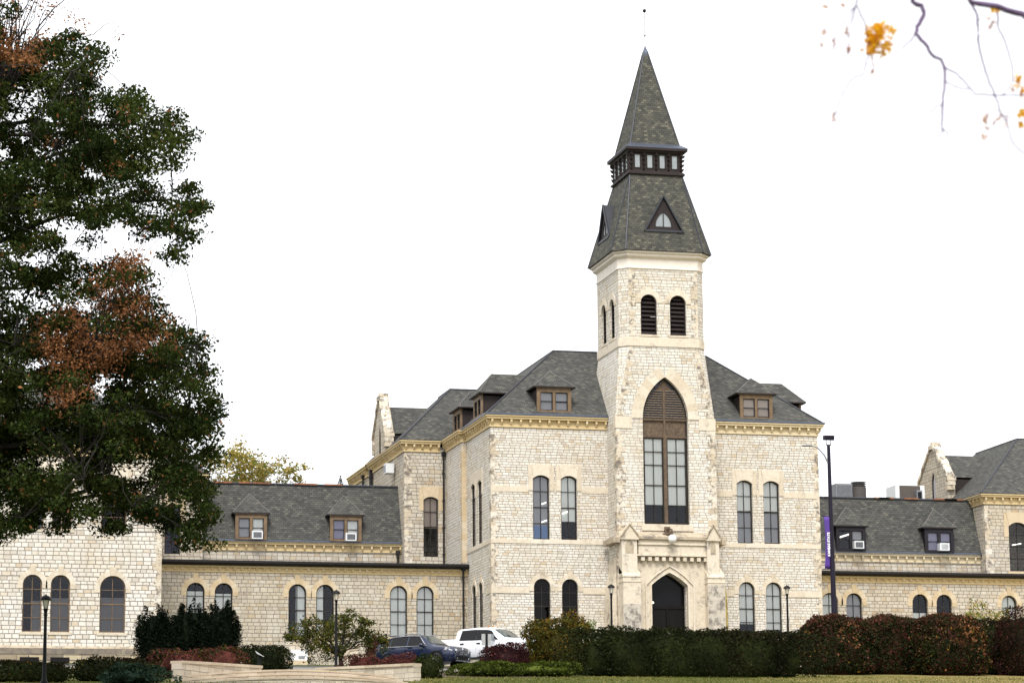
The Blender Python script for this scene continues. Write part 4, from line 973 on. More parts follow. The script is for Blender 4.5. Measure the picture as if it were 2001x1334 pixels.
# tower quoins
qq = MB()
for s_ in (-1, 1):
    z = 0.0; i = 0
    while z < 12.6:
        h = random.uniform(.26, .36); w_ = (.5, .3)[i % 2] * random.uniform(.9, 1.1)
        qq.box(s_ * 2.915, s_ * (2.9 - w_), TF - .02, TF + (.3, .5)[i % 2], z + .005, z + h - .005); z += h; i += 1
    z = 13.5; i = 0
    while z < 17.3:
        h = random.uniform(.24, .32); f = (z - 13.4) / 4.05; e = 2.85 - .81 * f; w_ = (.42, .22)[i % 2]
        qq.box(s_ * (e - .02 * (1 + 3 * f)), s_ * (e - w_), TF - .018, TF + .1, z + .005, z + h - .005); z += h; i += 1
    z = 18.0; i = 0
    while z < 21.7:
        h = random.uniform(.24, .32); w_ = (.40, .2)[i % 2]; qq.box(s_ * 2.03, s_ * (2.04 - w_), TF - .018, TF + .1, z + .005, z + h - .005); z += h; i += 1
qq.build('quoin', M['quoin'], tower)

# ---- porch
porch = None
q = MB(); BFY = -2.62
bx = {-1: (-2.86, -1.84), 1: (2.02, 3.02)}
PF = TF - .28
# portal wall with arched opening, standing proud of the tower
pp2 = front(PF)
wallface(q, pp2, [(-1.86, -1.0), (2.04, -1.0), (2.04, 5.55), (-1.86, 5.55)], [arch(-1.06, 1.03, -1.0, 4.7, 'tudor', zs=4.0)], depth=.5)
q.box(-1.86, 2.04, PF + .001, TF - .03, 5.45, 5.55)
porch = q.build('porch', M['porch'], hall)
def portal_mould(o0, o1, d0, d1, mat):
    q = MB(); A = arch(-1.06 - o1, 1.03 + o1, -1, 4.7 + o1 * 1.1, 'tudor', zs=4.0); B = arch(-1.06 - o0, 1.03 + o0, -1, 4.7 + o0 * 1.1, 'tudor', zs=4.0); ring(q, pp2, A, B, d0, d1); q.build('portal_moulding', M[mat], porch)
portal_mould(.001, .10, -.1, .03, 'trim'); portal_mould(.30, .38, 0, .07, 'trim')
q = MB()
for s_, (a, b) in bx.items():
    q.box(a, b, BFY, TF + .1, -1.2, 4.35); q.prism([(a, BFY, 4.352), (a, TF, 4.352), (a, TF, 5.05), (a, BFY + .14, 4.6)], (b - a, 0, 0))
    a2, b2_ = (a, b - .14) if s_ < 0 else (a + .04, b - .26)
    q.box(a2, b2_, BFY + .14, TF, 4.6, 6.72)
    q.box(a - .03, b + .03, BFY - .04, BFY - .002, 1.15, 1.3)
q.build('buttress', M['porch'], porch)
q = MB()
for s_, (a, b) in bx.items(): q.box(a + .02, b - .02, BFY - .012, BFY - .002, -.6, 2.9 if s_ < 0 else 4.0)
q.build('buttress_face', M['grime'], porch)
q = MB()
for s_, (a, b) in bx.items():
    for z in (4.1, 4.38): q.box(a - .025, b + .025, BFY - .03, TF, z, z + .07)
    a2, b2_ = (a, b - .14) if s_ < 0 else (a + .04, b - .26); c = (a2 + b2_) / 2
    q.prism([(a2 - .06, BFY + .02, 6.45), (b2_ + .06, BFY + .02, 6.45), (b2_ + .06, BFY + .02, 6.62), (c, BFY + .02, 7.28), (a2 - .06, BFY + .02, 6.62)], (0, .9, 0))
q.build('buttress_cap', M['porch'], porch)
q = MB()
for s_, (a, b) in bx.items():
    a2, b2_ = (a, b - .14) if s_ < 0 else (a + .04, b - .26); c = (a2 + b2_) / 2
    for (u, w_) in ((a2 - .09, c), (b2_ + .09, c)): q.tube([(u, BFY, 6.6), (w_, BFY, 7.32)], .055, 6)
    q.prism([(a2 + .2, BFY + .125, 5.7), (b2_ - .2, BFY + .125, 5.7), (b2_ - .2, BFY + .125, 6.2), (c, BFY + .125, 6.5), (a2 + .2, BFY + .125, 6.2)], (0, .02, 0))
q.build('cap_moulding', M['coping_old'], porch)
q = MB(); q.box(-1.86, 2.04, BFY + .3, TF - .02, 5.56, 6.5); q.box(-2.02, 2.1, BFY + .22, TF, 5.58, 5.66); q.box(-1.9, 2.06, BFY + .22, BFY + .5, 6.2, 6.27)
for i in range(10): 
    x = -1.72 + i * .405; q.box(x, x + .2, PF - .28, PF - .002, 5.32, 5.54)
q.build('parapet', M['porch'], porch)
q = MB(); q.prism([(-1.92, BFY + .16, 6.502), (-1.92, TF - .03, 6.502), (-1.92, TF - .03, 6.98), (-1.92, BFY + .34, 6.78), (-1.92, BFY + .16, 6.66)], (4.0, 0, 0)); q.box(-3.3, -2.9, BFY + .3, -.3, 6.3, 6.6); q.box(3.06, 3.3, BFY + .5, -.3, 6.3, 6.6); q.build('parapet_coping', M['coping_old'], porch)
def cheek(sg, x0, x1, mat):
    P = [(x0, -1.2), (x1, -1.2), (x1 - sg * .02, 3.3), (x1 - sg * .1, 4.0), (x1 - sg * .26, 4.7), (x0, 5.5)]
    q = MB(); q.prism([(x, -1.5, z) for x, z in P], (0, 1.46, 0)); q.build('flank_buttress', M[mat], porch)
cheek(1, 3.03, 3.52, 'lichen'); cheek(-1, -2.92, -3.22, 'porch')
# doors
dp = front(TF + .32)
q = MB(); DP = arch(-1.05, 1.02, -1.0, 4.68, 'tudor', zs=3.98); ring(q, dp, DP, offs(DP, .08), -.1, .0); ubox(q, dp, -1.0, .97, 2.75, 2.93, -.1, .02); ubox(q, dp, -.06, .03, -1, 2.75, -.1, .02); d_ = q.build('door', M['door'], hall)
q = MB()
for a, b in ((-.96, -.07), (.04, .93)):
    ubox(q, dp, a, b, -1, 2.74, -.09, -.03)
    for u in (a + .1, a + .52): ubox(q, dp, u, u + .27, 1.0, 2.5, -.029, -.012); ubox(q, dp, u, u + .27, -.6, .8, -.029, -.012)
q.build('door_leaf', M['door'], d_)
q = MB(); q.poly([dp.to(u, z, -.06) for u, z in [(-1., 2.93), (.97, 2.93), (.97, 3.98)] + [p for p in offs(DP, .06) if p[1] > 3.99] + [(-1., 3.98)]]); q.build('transom_pane', M['doorglass'], d_)
q = MB(); ubox(q, dp, -.06, .12, 1.0, 1.45, .021, .03); q.build('door_notice', M['signg'], d_)
q = MB(); q.lathe([(.085, 0), (.085, .012)], (.03, TF + .32 - .045, 1.22), 14, 'y'); q.build('notice_disc', M['letter'], d_)
q = MB(); q.box(-.12, -.08, TF + .2, TF + .29, 1.0, 1.3); q.box(.04 + .05, .13, TF + .2, TF + .29, 0.95, 1.25); q.build('door_handle', M['chrome'], d_)
q = MB(); q.lathe([(.01, -.06), (.05, -.03), (.05, .03), (.01, .06)], (-.86, TF + .2, 3.08), 10); q.build('entrance_lamp', M['bulb'], hall)
q = MB(); q.box(-2.02, -1.83 - .04, BFY - .05, BFY - .013, .95, 1.05); q.build('wall_plate', M['vblind'], hall)
# globe lamp over the door
gx, gzz = XY(1314, 1054, -2.75), ZY(1314, 1052, -2.75)
q = MB(); q.lathe([(.23 * math.sin(a), -.23 * math.cos(a)) for a in np.linspace(.05, math.pi - .05, 14)], (gx, -2.75, gzz), 20); gl = q.build('globe_lamp', M['globe'], hall, smooth=60)
q = MB(); q.tube([(gx, -2.75, gzz + .2), (gx, -2.7, gzz + .5), (gx - .05, -2.3, gzz + .62), (gx - .1, -1.9, gzz + .55)], .05, 8); q.tube([(gx - .38, -2.2, gzz + .3), (gx - .1, -2.4, gzz + .3), (gx, -2.6, gzz + .38)], .07, 8); q.box(gx - .2, gx + .1, -2.05, -1.85, gzz + .3, gzz + .75); q.build('lamp_bracket', M['oak'], gl)
#@@PART2
# ================================================================== small fixtures on the hall (things of their own)
def ac_unit(u, z, Y, label, w=.62, h=.46):
    r = props(empty('air_conditioner', (u, Y, z)), label, 'air conditioner', 'window air conditioners')
    q = MB(); q.box(-w / 2, w / 2, -.34, .2, 0, h); q.build('case', M['acw'], r)
    q = MB(); q.box(-w / 2 + .07, w / 2 - .07, -.352, -.342, .07, h - .07); q.build('grille', M['grille'], r)
    q = MB()
    for i in range(7): q.box(-w / 2 + .08, w / 2 - .08, -.362, -.354, .1 + i * .045, .115 + i * .045)
    q.build('fin', M['hvac'], r); return r
DY = MYW - .42
ac_unit(XY(503, 1050, DY - .3), ZY(503, 1052, DY - .3) , DY, 'white air conditioner in the dormer nearest the big tree')
ac_unit(XY(686, 1050, DY - .3), ZY(686, 1056, DY - .3), DY, 'white air conditioner in the brown dormer next to the centre block')
ac_unit(XY(1679, 1070, DY - .3), ZY(1679, 1071, DY - .3), DY, 'white dark-grilled air conditioner in the charcoal dormer beside the tall lamp post')
r = ac_unit(XY(1846, 1070, DY - .3), ZY(1846, 1075, DY - .3), DY, 'all-white air conditioner in the charcoal dormer with lavender blinds')
[x for x in bpy.data.objects if x.parent == r and x.name.startswith('grille')][0].data.materials[0] = M['acw'] if False else M['acw']
p_ = PX(762, 905, -BX - .3)
r = props(empty('air_conditioner', (-BX - .32, p_[1], p_[2] - .62)), 'white air conditioner hung high on the side wall by the stone gable', 'air conditioner', 'window air conditioners')
q = MB(); q.box(-.3, .2, -.36, .36, 0, .58); q.build('case', M['acw'], r); q = MB(); q.box(-.312, -.302, -.3, .3, .08, .5); q.build('grille', M['hvac'], r)

# rooftop machines
def rooftop(px0, px1, py0, py1, Y, label, kind):
    x0, x1 = XY(px0, py1, Y), XY(px1, py1, Y); zt = ZY((px0 + px1) / 2, py0, Y); zb = 11.06
    c = (x0 + x1) / 2; w = x1 - x0
    r = props(empty('rooftop_unit', (c, Y, zb)), label, 'rooftop unit', 'air handling units on the right wing roof')
    q = MB(); h = zt - zb
    if kind == 'drum':
        q.lathe([(w / 2, .1), (w / 2, h - .06), (w / 2 - .06, h), (.05, h)], n=24); q.build('casing', M['hvacb'], r, smooth=40)
        q = MB()
        for i in range(9): q.lathe([(w / 2 + .012, .25 + i * .12), (w / 2 + .012, .28 + i * .12)], n=24)
        q.build('louvre_ring', M['grille'], r)
    else:
        d = w * .8; q.box(-w / 2, w / 2, -d / 2, d / 2, .1, h); q.build('casing', M['hvac'] if kind == 'grey' else M['acw'], r)
        q = MB()
        if kind == 'grey':
            for i in range(12): q.box(-w / 2 + .06 + i * (w - .12) / 12, -w / 2 + .1 + i * (w - .12) / 12, -d / 2 - .012, -d / 2 - .001, .2, h - .1)
            q.build('fin', M['grille'], r)
        else:
            q.box(-w / 2 + .28 * (w > 1), w / 2 - .3 * (w > 1), -d / 2 - .012, -d / 2 - .001, .15, h - .02); q.build('coil_panel', M['hvacb'], r)
    q = MB(); q.box(-w / 2 + .1, w / 2 - .1, -.4, .4, -.02, .098); q.build('base_frame', M['grille'], r)
rooftop(1630, 1662, 946, 975, 14.5, 'square grey finned rooftop unit nearest the tall lamp post', 'grey')
rooftop(1664, 1692, 951, 975, 14.2, 'brown drum-shaped rooftop unit beside the grey finned unit', 'drum')
rooftop(1741, 1798, 951, 976, 14.5, 'wide pale rooftop unit with a dark front panel near the stone gable', 'pale')
rooftop(1790, 1801, 958, 976, 13.6, 'smallest rooftop unit tucked against the wide pale one', 'grey')

# ================================================================== street furniture
def post_lamp(px, pytop, Y, label):
    b = PY(px, 1200, Y); x = float(b[0]); zt = ZY(px, pytop, Y); zg = gz(Y); H = zt - zg
    r = props(empty('lamp_post', (x, Y, zg)), label, 'lamp post', 'small black lantern lamp posts')
    q = MB(); q.lathe([(.13, 0), (.13, .22), (.09, .3), (.068, .42), (.052, H - .75), (.07, H - .73), (.07, H - .69), (.05, H - .67), (.075, H - .53), (.09, H - .5), (.02, H - .49)], n=14); q.build('pole', M['black'], r, smooth=35)
    q = MB(); q.lathe([(.07, H - .49), (.135, H - .22), (.135, H - .2), (.02, H - .2)], n=8); q.build('lamp_glass', M['lampglass'], r)
    q = MB()
    for k in range(4):
        a = math.pi / 4 + k * math.pi / 2; q.tube([(.075 * math.cos(a), .075 * math.sin(a), H - .49), (.142 * math.cos(a), .142 * math.sin(a), H - .2)], .010, 5)
    q.build('cage_bar', M['black'], r)
    q = MB(); q.lathe([(.2, H - .21), (.195, H - .18), (.16, H - .11), (.10, H - .06), (.04, H - .04), (.03, H - .02), (.015, H)], n=16); q.build('lamp_hood', M['black'], r, smooth=40)
post_lamp(89, 1160, -54, 'black lantern lamp post in front of the left pavilion hedge')
post_lamp(657, 1151, -19, 'black lantern lamp post standing before the small yellow-green tree')
post_lamp(1195, 1140, -6.5, 'black lantern lamp post left of the entrance porch')
post_lamp(1539, 1142, -6.0, 'black lantern lamp post right of the entrance porch')

# tall pole with arm, floodlight and banner
TY = -12.0
bx_, tx_ = XY(1630, 1200, TY), XY(1619, 869, TY); zt = ZY(1619, 869, TY); zb = gz(TY); zr = ZY(1630, 1200, TY)
lean = (tx_ - bx_) / (zt - zr); x0_ = bx_ + lean * (zb - zr)
tp = props(empty('street_lamp', (x0_, TY, zb)), 'tall dark purple lamp pole with curved arm and floodlight on top', 'street lamp')
Ht = zt - zb
q = MB(); q.tube([(lean * h, 0, h) for h in np.linspace(0, Ht, 6)], [.165, .15, .135, .12, .105, .09], 14); q.lathe([(.28, 0), (.28, .1), (.22, .3)], n=14); q.build('pole', M['purplepole'], tp, smooth=40)
q = MB(); ax = lean * Ht
q.tube([(ax + .0, 0, Ht - 1.1), (ax - .25, 0, Ht - .55), (ax - .6, 0, Ht - .18), (ax - .95, 0, Ht - .06)], [.045, .04, .035, .03], 8); q.build('arm', M['hvac'], tp, smooth=60)
q = MB(); q.lathe([(.02, 0), (.09, .08), (.11, .3), (.09, .5), (.02, .58)], (0, 0, 0), 12, 'x'); o = q.build('lamp_head', M['hvac'], tp, smooth=60); o.scale = (1, 1, .5); o.location = (ax - 1.5, 0, Ht - .07)
q = MB(); q.tube([(ax - .12, 0, Ht - .02), (ax - .12, 0, Ht + .24)], .02, 6); q.tube([(ax + .12, 0, Ht - .02), (ax + .12, 0, Ht + .24)], .02, 6); q.tube([(ax - .13, 0, Ht), (ax + .13, 0, Ht)], .03, 6); q.build('bracket', M['black'], tp)
q = MB(); q.prism([(ax - .24, -.2, Ht + .22), (ax - .24, .2, Ht + .28), (ax - .24, .16, Ht + .52), (ax - .24, -.24, Ht + .48)], (.5, 0, 0)); o = q.build('floodlight', M['purplepole'], tp)
zbt, zbb = ZY(1612, 1009, TY), ZY(1612, 1110, TY)
rb = XY(1616, 1060, TY)
bn = props(empty('banner', (0, TY - .0, 0)), 'purple vertical banner with white lettering hung from the tall lamp pole', 'banner')
def bxp(z): return bx_ + lean * (z - zr) - .12
q = MB(); n = 14; vs = []; fs = []
for i in range(n + 1):
    f = i / n; z = zbb + (zbt - zbb) * f
    wl_ = .29 - .09 * math.sin(math.pi * f) + .03 * (1 - f)
    for j in range(7):
        g = j / 6; vs.append((bxp(z) - wl_ * (1 - g), .05 * math.sin(3 * f + 2 * g) - .03, z))
for i in range(n):
    for j in range(6): fs.append((i * 7 + j, i * 7 + j + 1, (i + 1) * 7 + j + 1, (i + 1) * 7 + j))
q.add(vs, fs); o = q.build('cloth', M['purple'], bn, smooth=60); so = o.modifiers.new('t', 'SOLIDIFY'); so.thickness = .012
fc = bpy.data.curves.new('lettering', 'FONT'); fc.body = 'KANSAS STATE'; fc.size = .185; fc.extrude = .006; fc.align_x = 'CENTER'; fc.align_y = 'CENTER'
fc.offset = .006; fc.materials.append(M['letter']); fo = bpy.data.objects.new('text_source', fc); COL.objects.link(fo); fo.parent = bn
zc_ = (zbt + zbb) / 2 - .1; fo.location = (bxp(zc_) - .085, -.115, zc_); fo.rotation_euler = (math.pi / 2, -math.pi / 2 + 0.03, 0)
fo.rotation_euler = Matrix(((0, -1, 0), (0, 0, -1), (1, 0, 0))).to_euler()
bpy.context.view_layer.update(); lm_ = bpy.data.meshes.new_from_object(fo.evaluated_get(bpy.context.evaluated_depsgraph_get())); lo_ = bpy.data.objects.new('lettering', lm_); COL.objects.link(lo_); lo_.parent = bn; lo_.location = fo.location; lo_.rotation_euler = fo.rotation_euler; bpy.data.objects.remove(fo)
if not lm_.materials: lm_.materials.append(M['letter'])
q = MB(); q.tube([(bxp(zbt) + .05, 0, zbt + .02), (bxp(zbt) - .42, -.02, zbt + .03)], .018, 6); q.tube([(bxp(zbb) + .05, 0, zbb - .02), (bxp(zbb) - .44, -.02, zbb - .03)], .018, 6); q.build('banner_rod', M['black'], bn)

# small signs and boxes
def at_ground(px, Y): return XY(px, 1300, Y), gz(Y)
x, z = at_ground(951, -20); r = props(empty('sign_post', (x, -20, z)), 'grey square sign on a black post in front of the white pickup', 'sign')
zt = ZY(951, 1237, -20) - z
q = MB(); q.box(-.055, .055, -.04, .04, 0, zt); q.build('post', M['black'], r); q = MB(); q.box(-.24, -.058, -.02, .02, zt - .56, zt - .02); q.box(.058, .22, -.02, .02, zt - .56, zt - .02); q.build('panel', M['signg'], r)
x, z = at_ground(507, -31); r = props(empty('information_sign', (x, -31, z)), 'slanted grey information panel on a black post by the garden steps', 'sign')
zt = ZY(507, 1276, -31) - z
q = MB(); q.box(-.07, .07, -.05, .05, 0, zt - .1); q.build('post', M['black'], r); q = MB(); q.prism([(-.15, -.2, zt - .02), (.16, -.2, zt - .16), (.16, .22, zt - .10), (-.15, .22, zt + .1)], (0, 0, .035)); q.build('panel', M['signg'], r)
bz0, bz1 = ZY(584, 1290, 5.2), ZY(584, 1269, 5.2); r = props(empty('vent_box', (XY(584, 1280, 5.2), 5.3, bz0)), 'white metal vent box against the foot of the wing wall', 'vent box')
q = MB(); q.box(-.5, .5, -.3, .48, 0, bz1 - bz0); q.build('case', M['acw'], r); q = MB(); q.box(-.05, .3, -.312, -.302, .08, .25); q.build('grille', M['hvac'], r)
q = MB(); q.box(-.55, .45, -.45, .48, gz(5) - bz0 - .1, -.002); q.build('stone_base', M['trimw'], r)
x, z = at_ground(1974, -14); r = props(empty('utility_box', (x, -14, z)), 'low green utility box between the hedges at the right edge', 'utility box')
q = MB(); q.box(-.4, .4, -.35, .35, 0, .75); q.build('cabinet', M['gbox'], r); q = MB(); q.prism([(-.44, -.4, .752), (.44, -.4, .752), (.44, .4, .84), (-.44, .4, .84)], (0, 0, .05)); q.build('lid', M['gbox'], r)
x, z = XY(1440, 1234, -3), ZY(1440, 1245, -3)

# garden walls and curved steps
def wallrun(pts, tops, name, label, th=.42):
    """pts: plan points, tops: top heights; a dressed stone wall with a coping"""
    r = props(empty(name, (pts[0][0], pts[0][1], gz(pts[0][1]))), label, 'garden wall'); o = np.array([pts[0][0], pts[0][1], gz(pts[0][1])])
    L = offpath(pts, th / 2); Rr = offpath(pts, -th / 2); q = MB(); c = MB(); L2 = offpath(pts, th / 2 + .05); R2 = offpath(pts, -th / 2 - .05)
    for i in range(len(pts) - 1):
        a, b = i, i + 1; za, zb = gz(pts[a][1]) - .3, gz(pts[b][1]) - .3
        def P(A, z): return tuple(np.array([A[0], A[1], z]) - o)
        vs = [P(L[a], za), P(L[b], zb), P(Rr[b], zb), P(Rr[a], za), P(L[a], tops[a] - .11), P(L[b], tops[b] - .11), P(Rr[b], tops[b] - .11), P(Rr[a], tops[a] - .11)]
        fc_ = [(0, 1, 5, 4), (2, 3, 7, 6), (4, 5, 6, 7)] + ([(3, 0, 4, 7)] if i == 0 else []) + ([(1, 2, 6, 5)] if i == len(pts) - 2 else [])
        q.add(vs, fc_)
        vs = [P(L2[a], tops[a] - .108), P(L2[b], tops[b] - .108), P(R2[b], tops[b] - .108), P(R2[a], tops[a] - .108), P(L2[a], tops[a]), P(L2[b], tops[b]), P(R2[b], tops[b]), P(R2[a], tops[a])]
        g = .006; vs2 = [tuple(np.array(v) + (np.array(vs[k ^ 1 if k % 4 < 2 else (k ^ 1)]) - np.array(v)) * 0) for k, v in enumerate(vs)]
        c.add(vs2, [(0, 1, 5, 4), (2, 3, 7, 6), (4, 5, 6, 7), (0, 3, 2, 1), (3, 0, 4, 7), (1, 2, 6, 5)])
    q.build('masonry', M['wallst'], r); c.build('coping', M['coping'], r); return r
def wpts(pix, Ys, n=9):
    pts = []; tops = []
    for k in range(n):
        f = k / (n - 1); px = np.interp(f, np.linspace(0, 1, len(pix)), [p[0] for p in pix]); py = np.interp(f, np.linspace(0, 1, len(pix)), [p[1] for p in pix]); Y = np.interp(f, np.linspace(0, 1, len(Ys)), Ys)
        w = PY(px, py, Y); pts.append((float(w[0]), float(Y))); tops.append(float(w[2]))
    return pts, tops
p_, t_ = wpts([(345, 1290), (400, 1293), (503, 1300)], [-42.3, -40.2, -37.2]); wallrun(p_, t_, 'garden_wall', 'low stone garden wall left of the curved steps')
p_, t_ = wpts([(622, 1304), (720, 1300), (815, 1295)], [-34.6, -36.2, -38.6]); wallrun(p_, t_, 'garden_wall', 'low stone garden wall right of the curved steps, before the navy car')
q = MB(); steps = props(empty('stone_steps', (XY(570, 1320, -40), -40, gz(-40))), 'shallow curved stone steps between the two low garden walls', 'steps')
so_ = np.array(steps.location)
for k, (pk, ped, Yc, Ye) in enumerate((((570, 1322), (1334, 1332), -43.0, -45.0), ((572, 1314.5), (1327, 1329), -41.2, -43.4), ((568, 1307), (1318, 1322), -39.0, -42.0))):
    A = [];
    for f in np.linspace(-1, 1, 21):
        px = 572 + f * (226 - 10 * k); py = pk[1] + (ped[0] if f < 0 else ped[1]) * f * f - pk[1] * f * f; Y = Yc + (Ye - Yc) * f * f
        A.append(PY(px, py, Y))
    q = MB(); c = MB()
    for i in range(20):
        a, b = A[i], A[i + 1]; n_ = np.array([0, 1.6, 0])
        za, zb = gz(a[1]) - .4, gz(b[1]) - .4
        vs = [(a[0], a[1] + .03, za), (b[0], b[1] + .03, zb), (b[0], b[1] + .03, b[2] - .07), (a[0], a[1] + .03, a[2] - .07)]
        q.add([np.array(v) - so_ for v in vs], [(0, 1, 2, 3)])
        vs = [(a[0], a[1], a[2] - .072), (b[0], b[1], b[2] - .072), (b[0], b[1], b[2]), (a[0], a[1], a[2]), (b[0], b[1] + 2.4, b[2]), (a[0], a[1] + 2.4, a[2]), (a[0], a[1] + .1, a[2] - .072), (b[0], b[1] + .1, b[2] - .072)]
        c.add([np.array(v) - so_ for v in vs], [(0, 1, 2, 3), (3, 2, 4, 5), (0, 6, 7, 1)])
    q.build('riser', M['wallst'], steps); c.build('tread', M['coping'], steps)
x0, x1 = XY(676, 1290, -24), XY(697, 1290, -24); zt = ZY(680, 1270, -24)
r = props(empty('stone_pier', (x0, -24, gz(-24))), 'short slanted stone pier beside the small yellow-green tree', 'pier'); h = zt - gz(-24)
q = MB(); q.prism([(0, -.25, -.2), (x1 - x0, -.25, -.2), (x1 - x0, -.25, h), (.14, -.25, h - .06), (0, -.25, h - .28)], (0, .6, 0)); q.build('masonry', M['trim'], r)
q = MB(); q.prism([(-.02, -.28, h - .27), (.14, -.28, h - .05), (x1 - x0 + .03, -.28, h + .01), (x1 - x0 + .03, -.28, h + .07), (.12, -.28, h + .02), (-.04, -.28, h - .22)], (0, .66, 0)); q.build('coping', M['coping'], r)

# ================================================================== vehicles
class Car:
    """body lofted from cross-sections; stations: (x, z_bottom, half_sill, z_low, half_low, z_shoulder, half_shoulder, z_belt, half_belt, z_rail, half_rail, z_top)"""
    def __init__(s, st): s.st = st
    def ring(s, r):
        x, zb, wb, zl, wl, zs, ws, ze, we, zr, wr, zt = r
        h = [(0, zb), (wb, zb), (wl, zl), (ws, zs), (we, ze), (wr, zr), (wr * .55, zt - (zt - zr) * .18), (0, zt)]
        return [(x, y, z) for y, z in h] + [(x, -y, z) for y, z in h[-2:0:-1]]
    def body(s, name, mat, parent):
        q = MB(); R_ = [s.ring(r) for r in s.st]; n = len(R_[0])
        vs = [p for r in R_ for p in r]; fs = []
        for i in range(len(R_) - 1):
            for j in range(n): fs.append((i * n + j, (i + 1) * n + j, (i + 1) * n + (j + 1) % n, i * n + (j + 1) % n))
        fs += [tuple(range(n))[::-1], tuple((len(R_) - 1) * n + j for j in range(n))]
        # orientation
        fs = [f[::-1] for f in fs]
        q.add(vs, fs); o = q.build(name, mat, parent, smooth=38)
        return o
    def interp(s, x):
        X = [r[0] for r in s.st]; return [float(np.interp(x, X, [r[k] for r in s.st])) for k in range(12)]
    def side(s, x, t, sg, off=.012):
        """point on the side: t 0..1 sill-low-shoulder-belt below 0, glass belt->rail is t in 0..1; negative t goes down to shoulder"""
        r = s.interp(x)
        if t >= 0: y = r[8] + (r[10] - r[8]) * t; z = r[7] + (r[9] - r[7]) * t
        elif t >= -1: y = r[8] + (r[6] - r[8]) * -t; z = r[7] + (r[5] - r[7]) * -t
        else: k = -t - 1; y = r[6] + (r[4] - r[6]) * k; z = r[5] + (r[3] - r[5]) * k
        return (x, sg * (y + off), z + off * .3)
    def patch(s, q, quad, sg, n=5, off=.012):
        """bilinear patch in (x,t) corners"""
        (a, b, c, d) = [np.array(p) for p in quad]; vs = []; fs = []
        for i in range(n + 1):
            for j in range(3):
                u, v = i / n, j / 2; p = (a * (1 - u) + b * u) * (1 - v) + (d * (1 - u) + c * u) * v; vs.append(s.side(p[0], p[1], sg, off))
        for i in range(n):
            for j in range(2):
                f = (i * 3 + j, (i + 1) * 3 + j, (i + 1) * 3 + j + 1, i * 3 + j + 1); fs.append(f if sg < 0 else f[::-1])
        q.add(vs, fs)
    def screen(s, q, x0, x1, m=.06, off=.014):
        vs = []; fs = []; n = 4
        for i in range(n + 1):
            x = x0 + (x1 - x0) * i / n; r = s.interp(x); w = r[10] - m
            for f in (-1, -.55, 0, .55, 1):
                z = r[11] if f == 0 else (r[11] - (r[11] - r[9]) * .18 if abs(f) < 1 else r[9]); vs.append((x + off * .7, f * w, z + off))
        for i in range(n):
            for j in range(4): fs.append((i * 5 + j, (i + 1) * 5 + j, (i + 1) * 5 + j + 1, i * 5 + j + 1))
        q.add(vs, fs)
def wheel(parent, x, y, r, w, rim='hvac'):
    sg = 1 if y > 0 else -1
    e = empty('wheel', (x, y, r)); e.parent = parent
    q = MB(); q.lathe([(r * .62, -w / 2), (r * .95, -w / 2), (r, -w / 2 + .03), (r, w / 2 - .03), (r * .95, w / 2), (r * .62, w / 2)], n=28, axis='y'); q.build('tyre', M['tyre'], e, smooth=40)
    q = MB(); q.lathe([(r * .12, sg * (w / 2 - .02)), (r * .6, sg * (w / 2 - .035)), (r * .63, sg * (w / 2 - .0))], n=28, axis='y')
    for k in range(5):
        a = 2 * math.pi * k / 5; d = np.array([math.cos(a), 0, math.sin(a)]); p = np.array([-math.sin(a), 0, math.cos(a)]); yy = sg * (w / 2 - .03)
        pts = [d * r * .1 + p * .05, d * r * .6 + p * .035, d * r * .6 - p * .035, d * r * .1 - p * .05]; q.prism([(v[0], yy, v[2]) for v in pts], (0, sg * .035, 0))
    q.build('rim', M[rim], e)
def quadpatch(q, pts, th=(.02, 0, 0)): q.prism(pts, th)

def place_car(r, px, Y, yaw): r.location = (XY(px, 1290, Y), Y, gz(Y)); r.rotation_euler = (0, 0, yaw)
# navy SUV
suv = props(empty('suv'), 'navy blue suv with chrome window trim parked facing right', 'car')
ST = [(-2.33, .50, .55, .62, .72, .92, .78, 1.00, .74, 1.06, .60, 1.08), (-2.26, .36, .74, .55, .86, .95, .88, 1.08, .82, 1.20, .66, 1.22), (-2.05, .32, .80, .55, .92, .97, .93, 1.09, .87, 1.44, .64, 1.49), (-1.72, .30, .82, .55, .94, .98, .945, 1.09, .88, 1.55, .63, 1.61),
      (-.9, .28, .84, .52, .94, .97, .945, 1.075, .885, 1.605, .63, 1.672), (0, .28, .84, .52, .93, .96, .94, 1.06, .885, 1.605, .63, 1.676), (.42, .28, .84, .52, .93, .96, .94, 1.055, .885, 1.555, .63, 1.63), (1.02, .28, .84, .52, .93, .95, .94, 1.045, .88, 1.16, .72, 1.19), (1.2, .28, .84, .52, .93, .95, .945, 1.03, .88, 1.09, .70, 1.12),
      (1.75, .30, .82, .54, .92, .92, .93, .99, .86, 1.03, .62, 1.065), (2.1, .32, .78, .52, .88, .86, .87, .94, .80, .985, .56, 1.01), (2.27, .36, .70, .50, .80, .80, .78, .88, .70, .93, .48, .95), (2.34, .42, .60, .52, .68, .74, .66, .82, .58, .86, .40, .87)]
cs = Car(ST); cs.body('body', M['navy'], suv)
q = MB(); cs.screen(q, .46, 1.0); q.build('windscreen', M['wscreen'], suv, smooth=60)
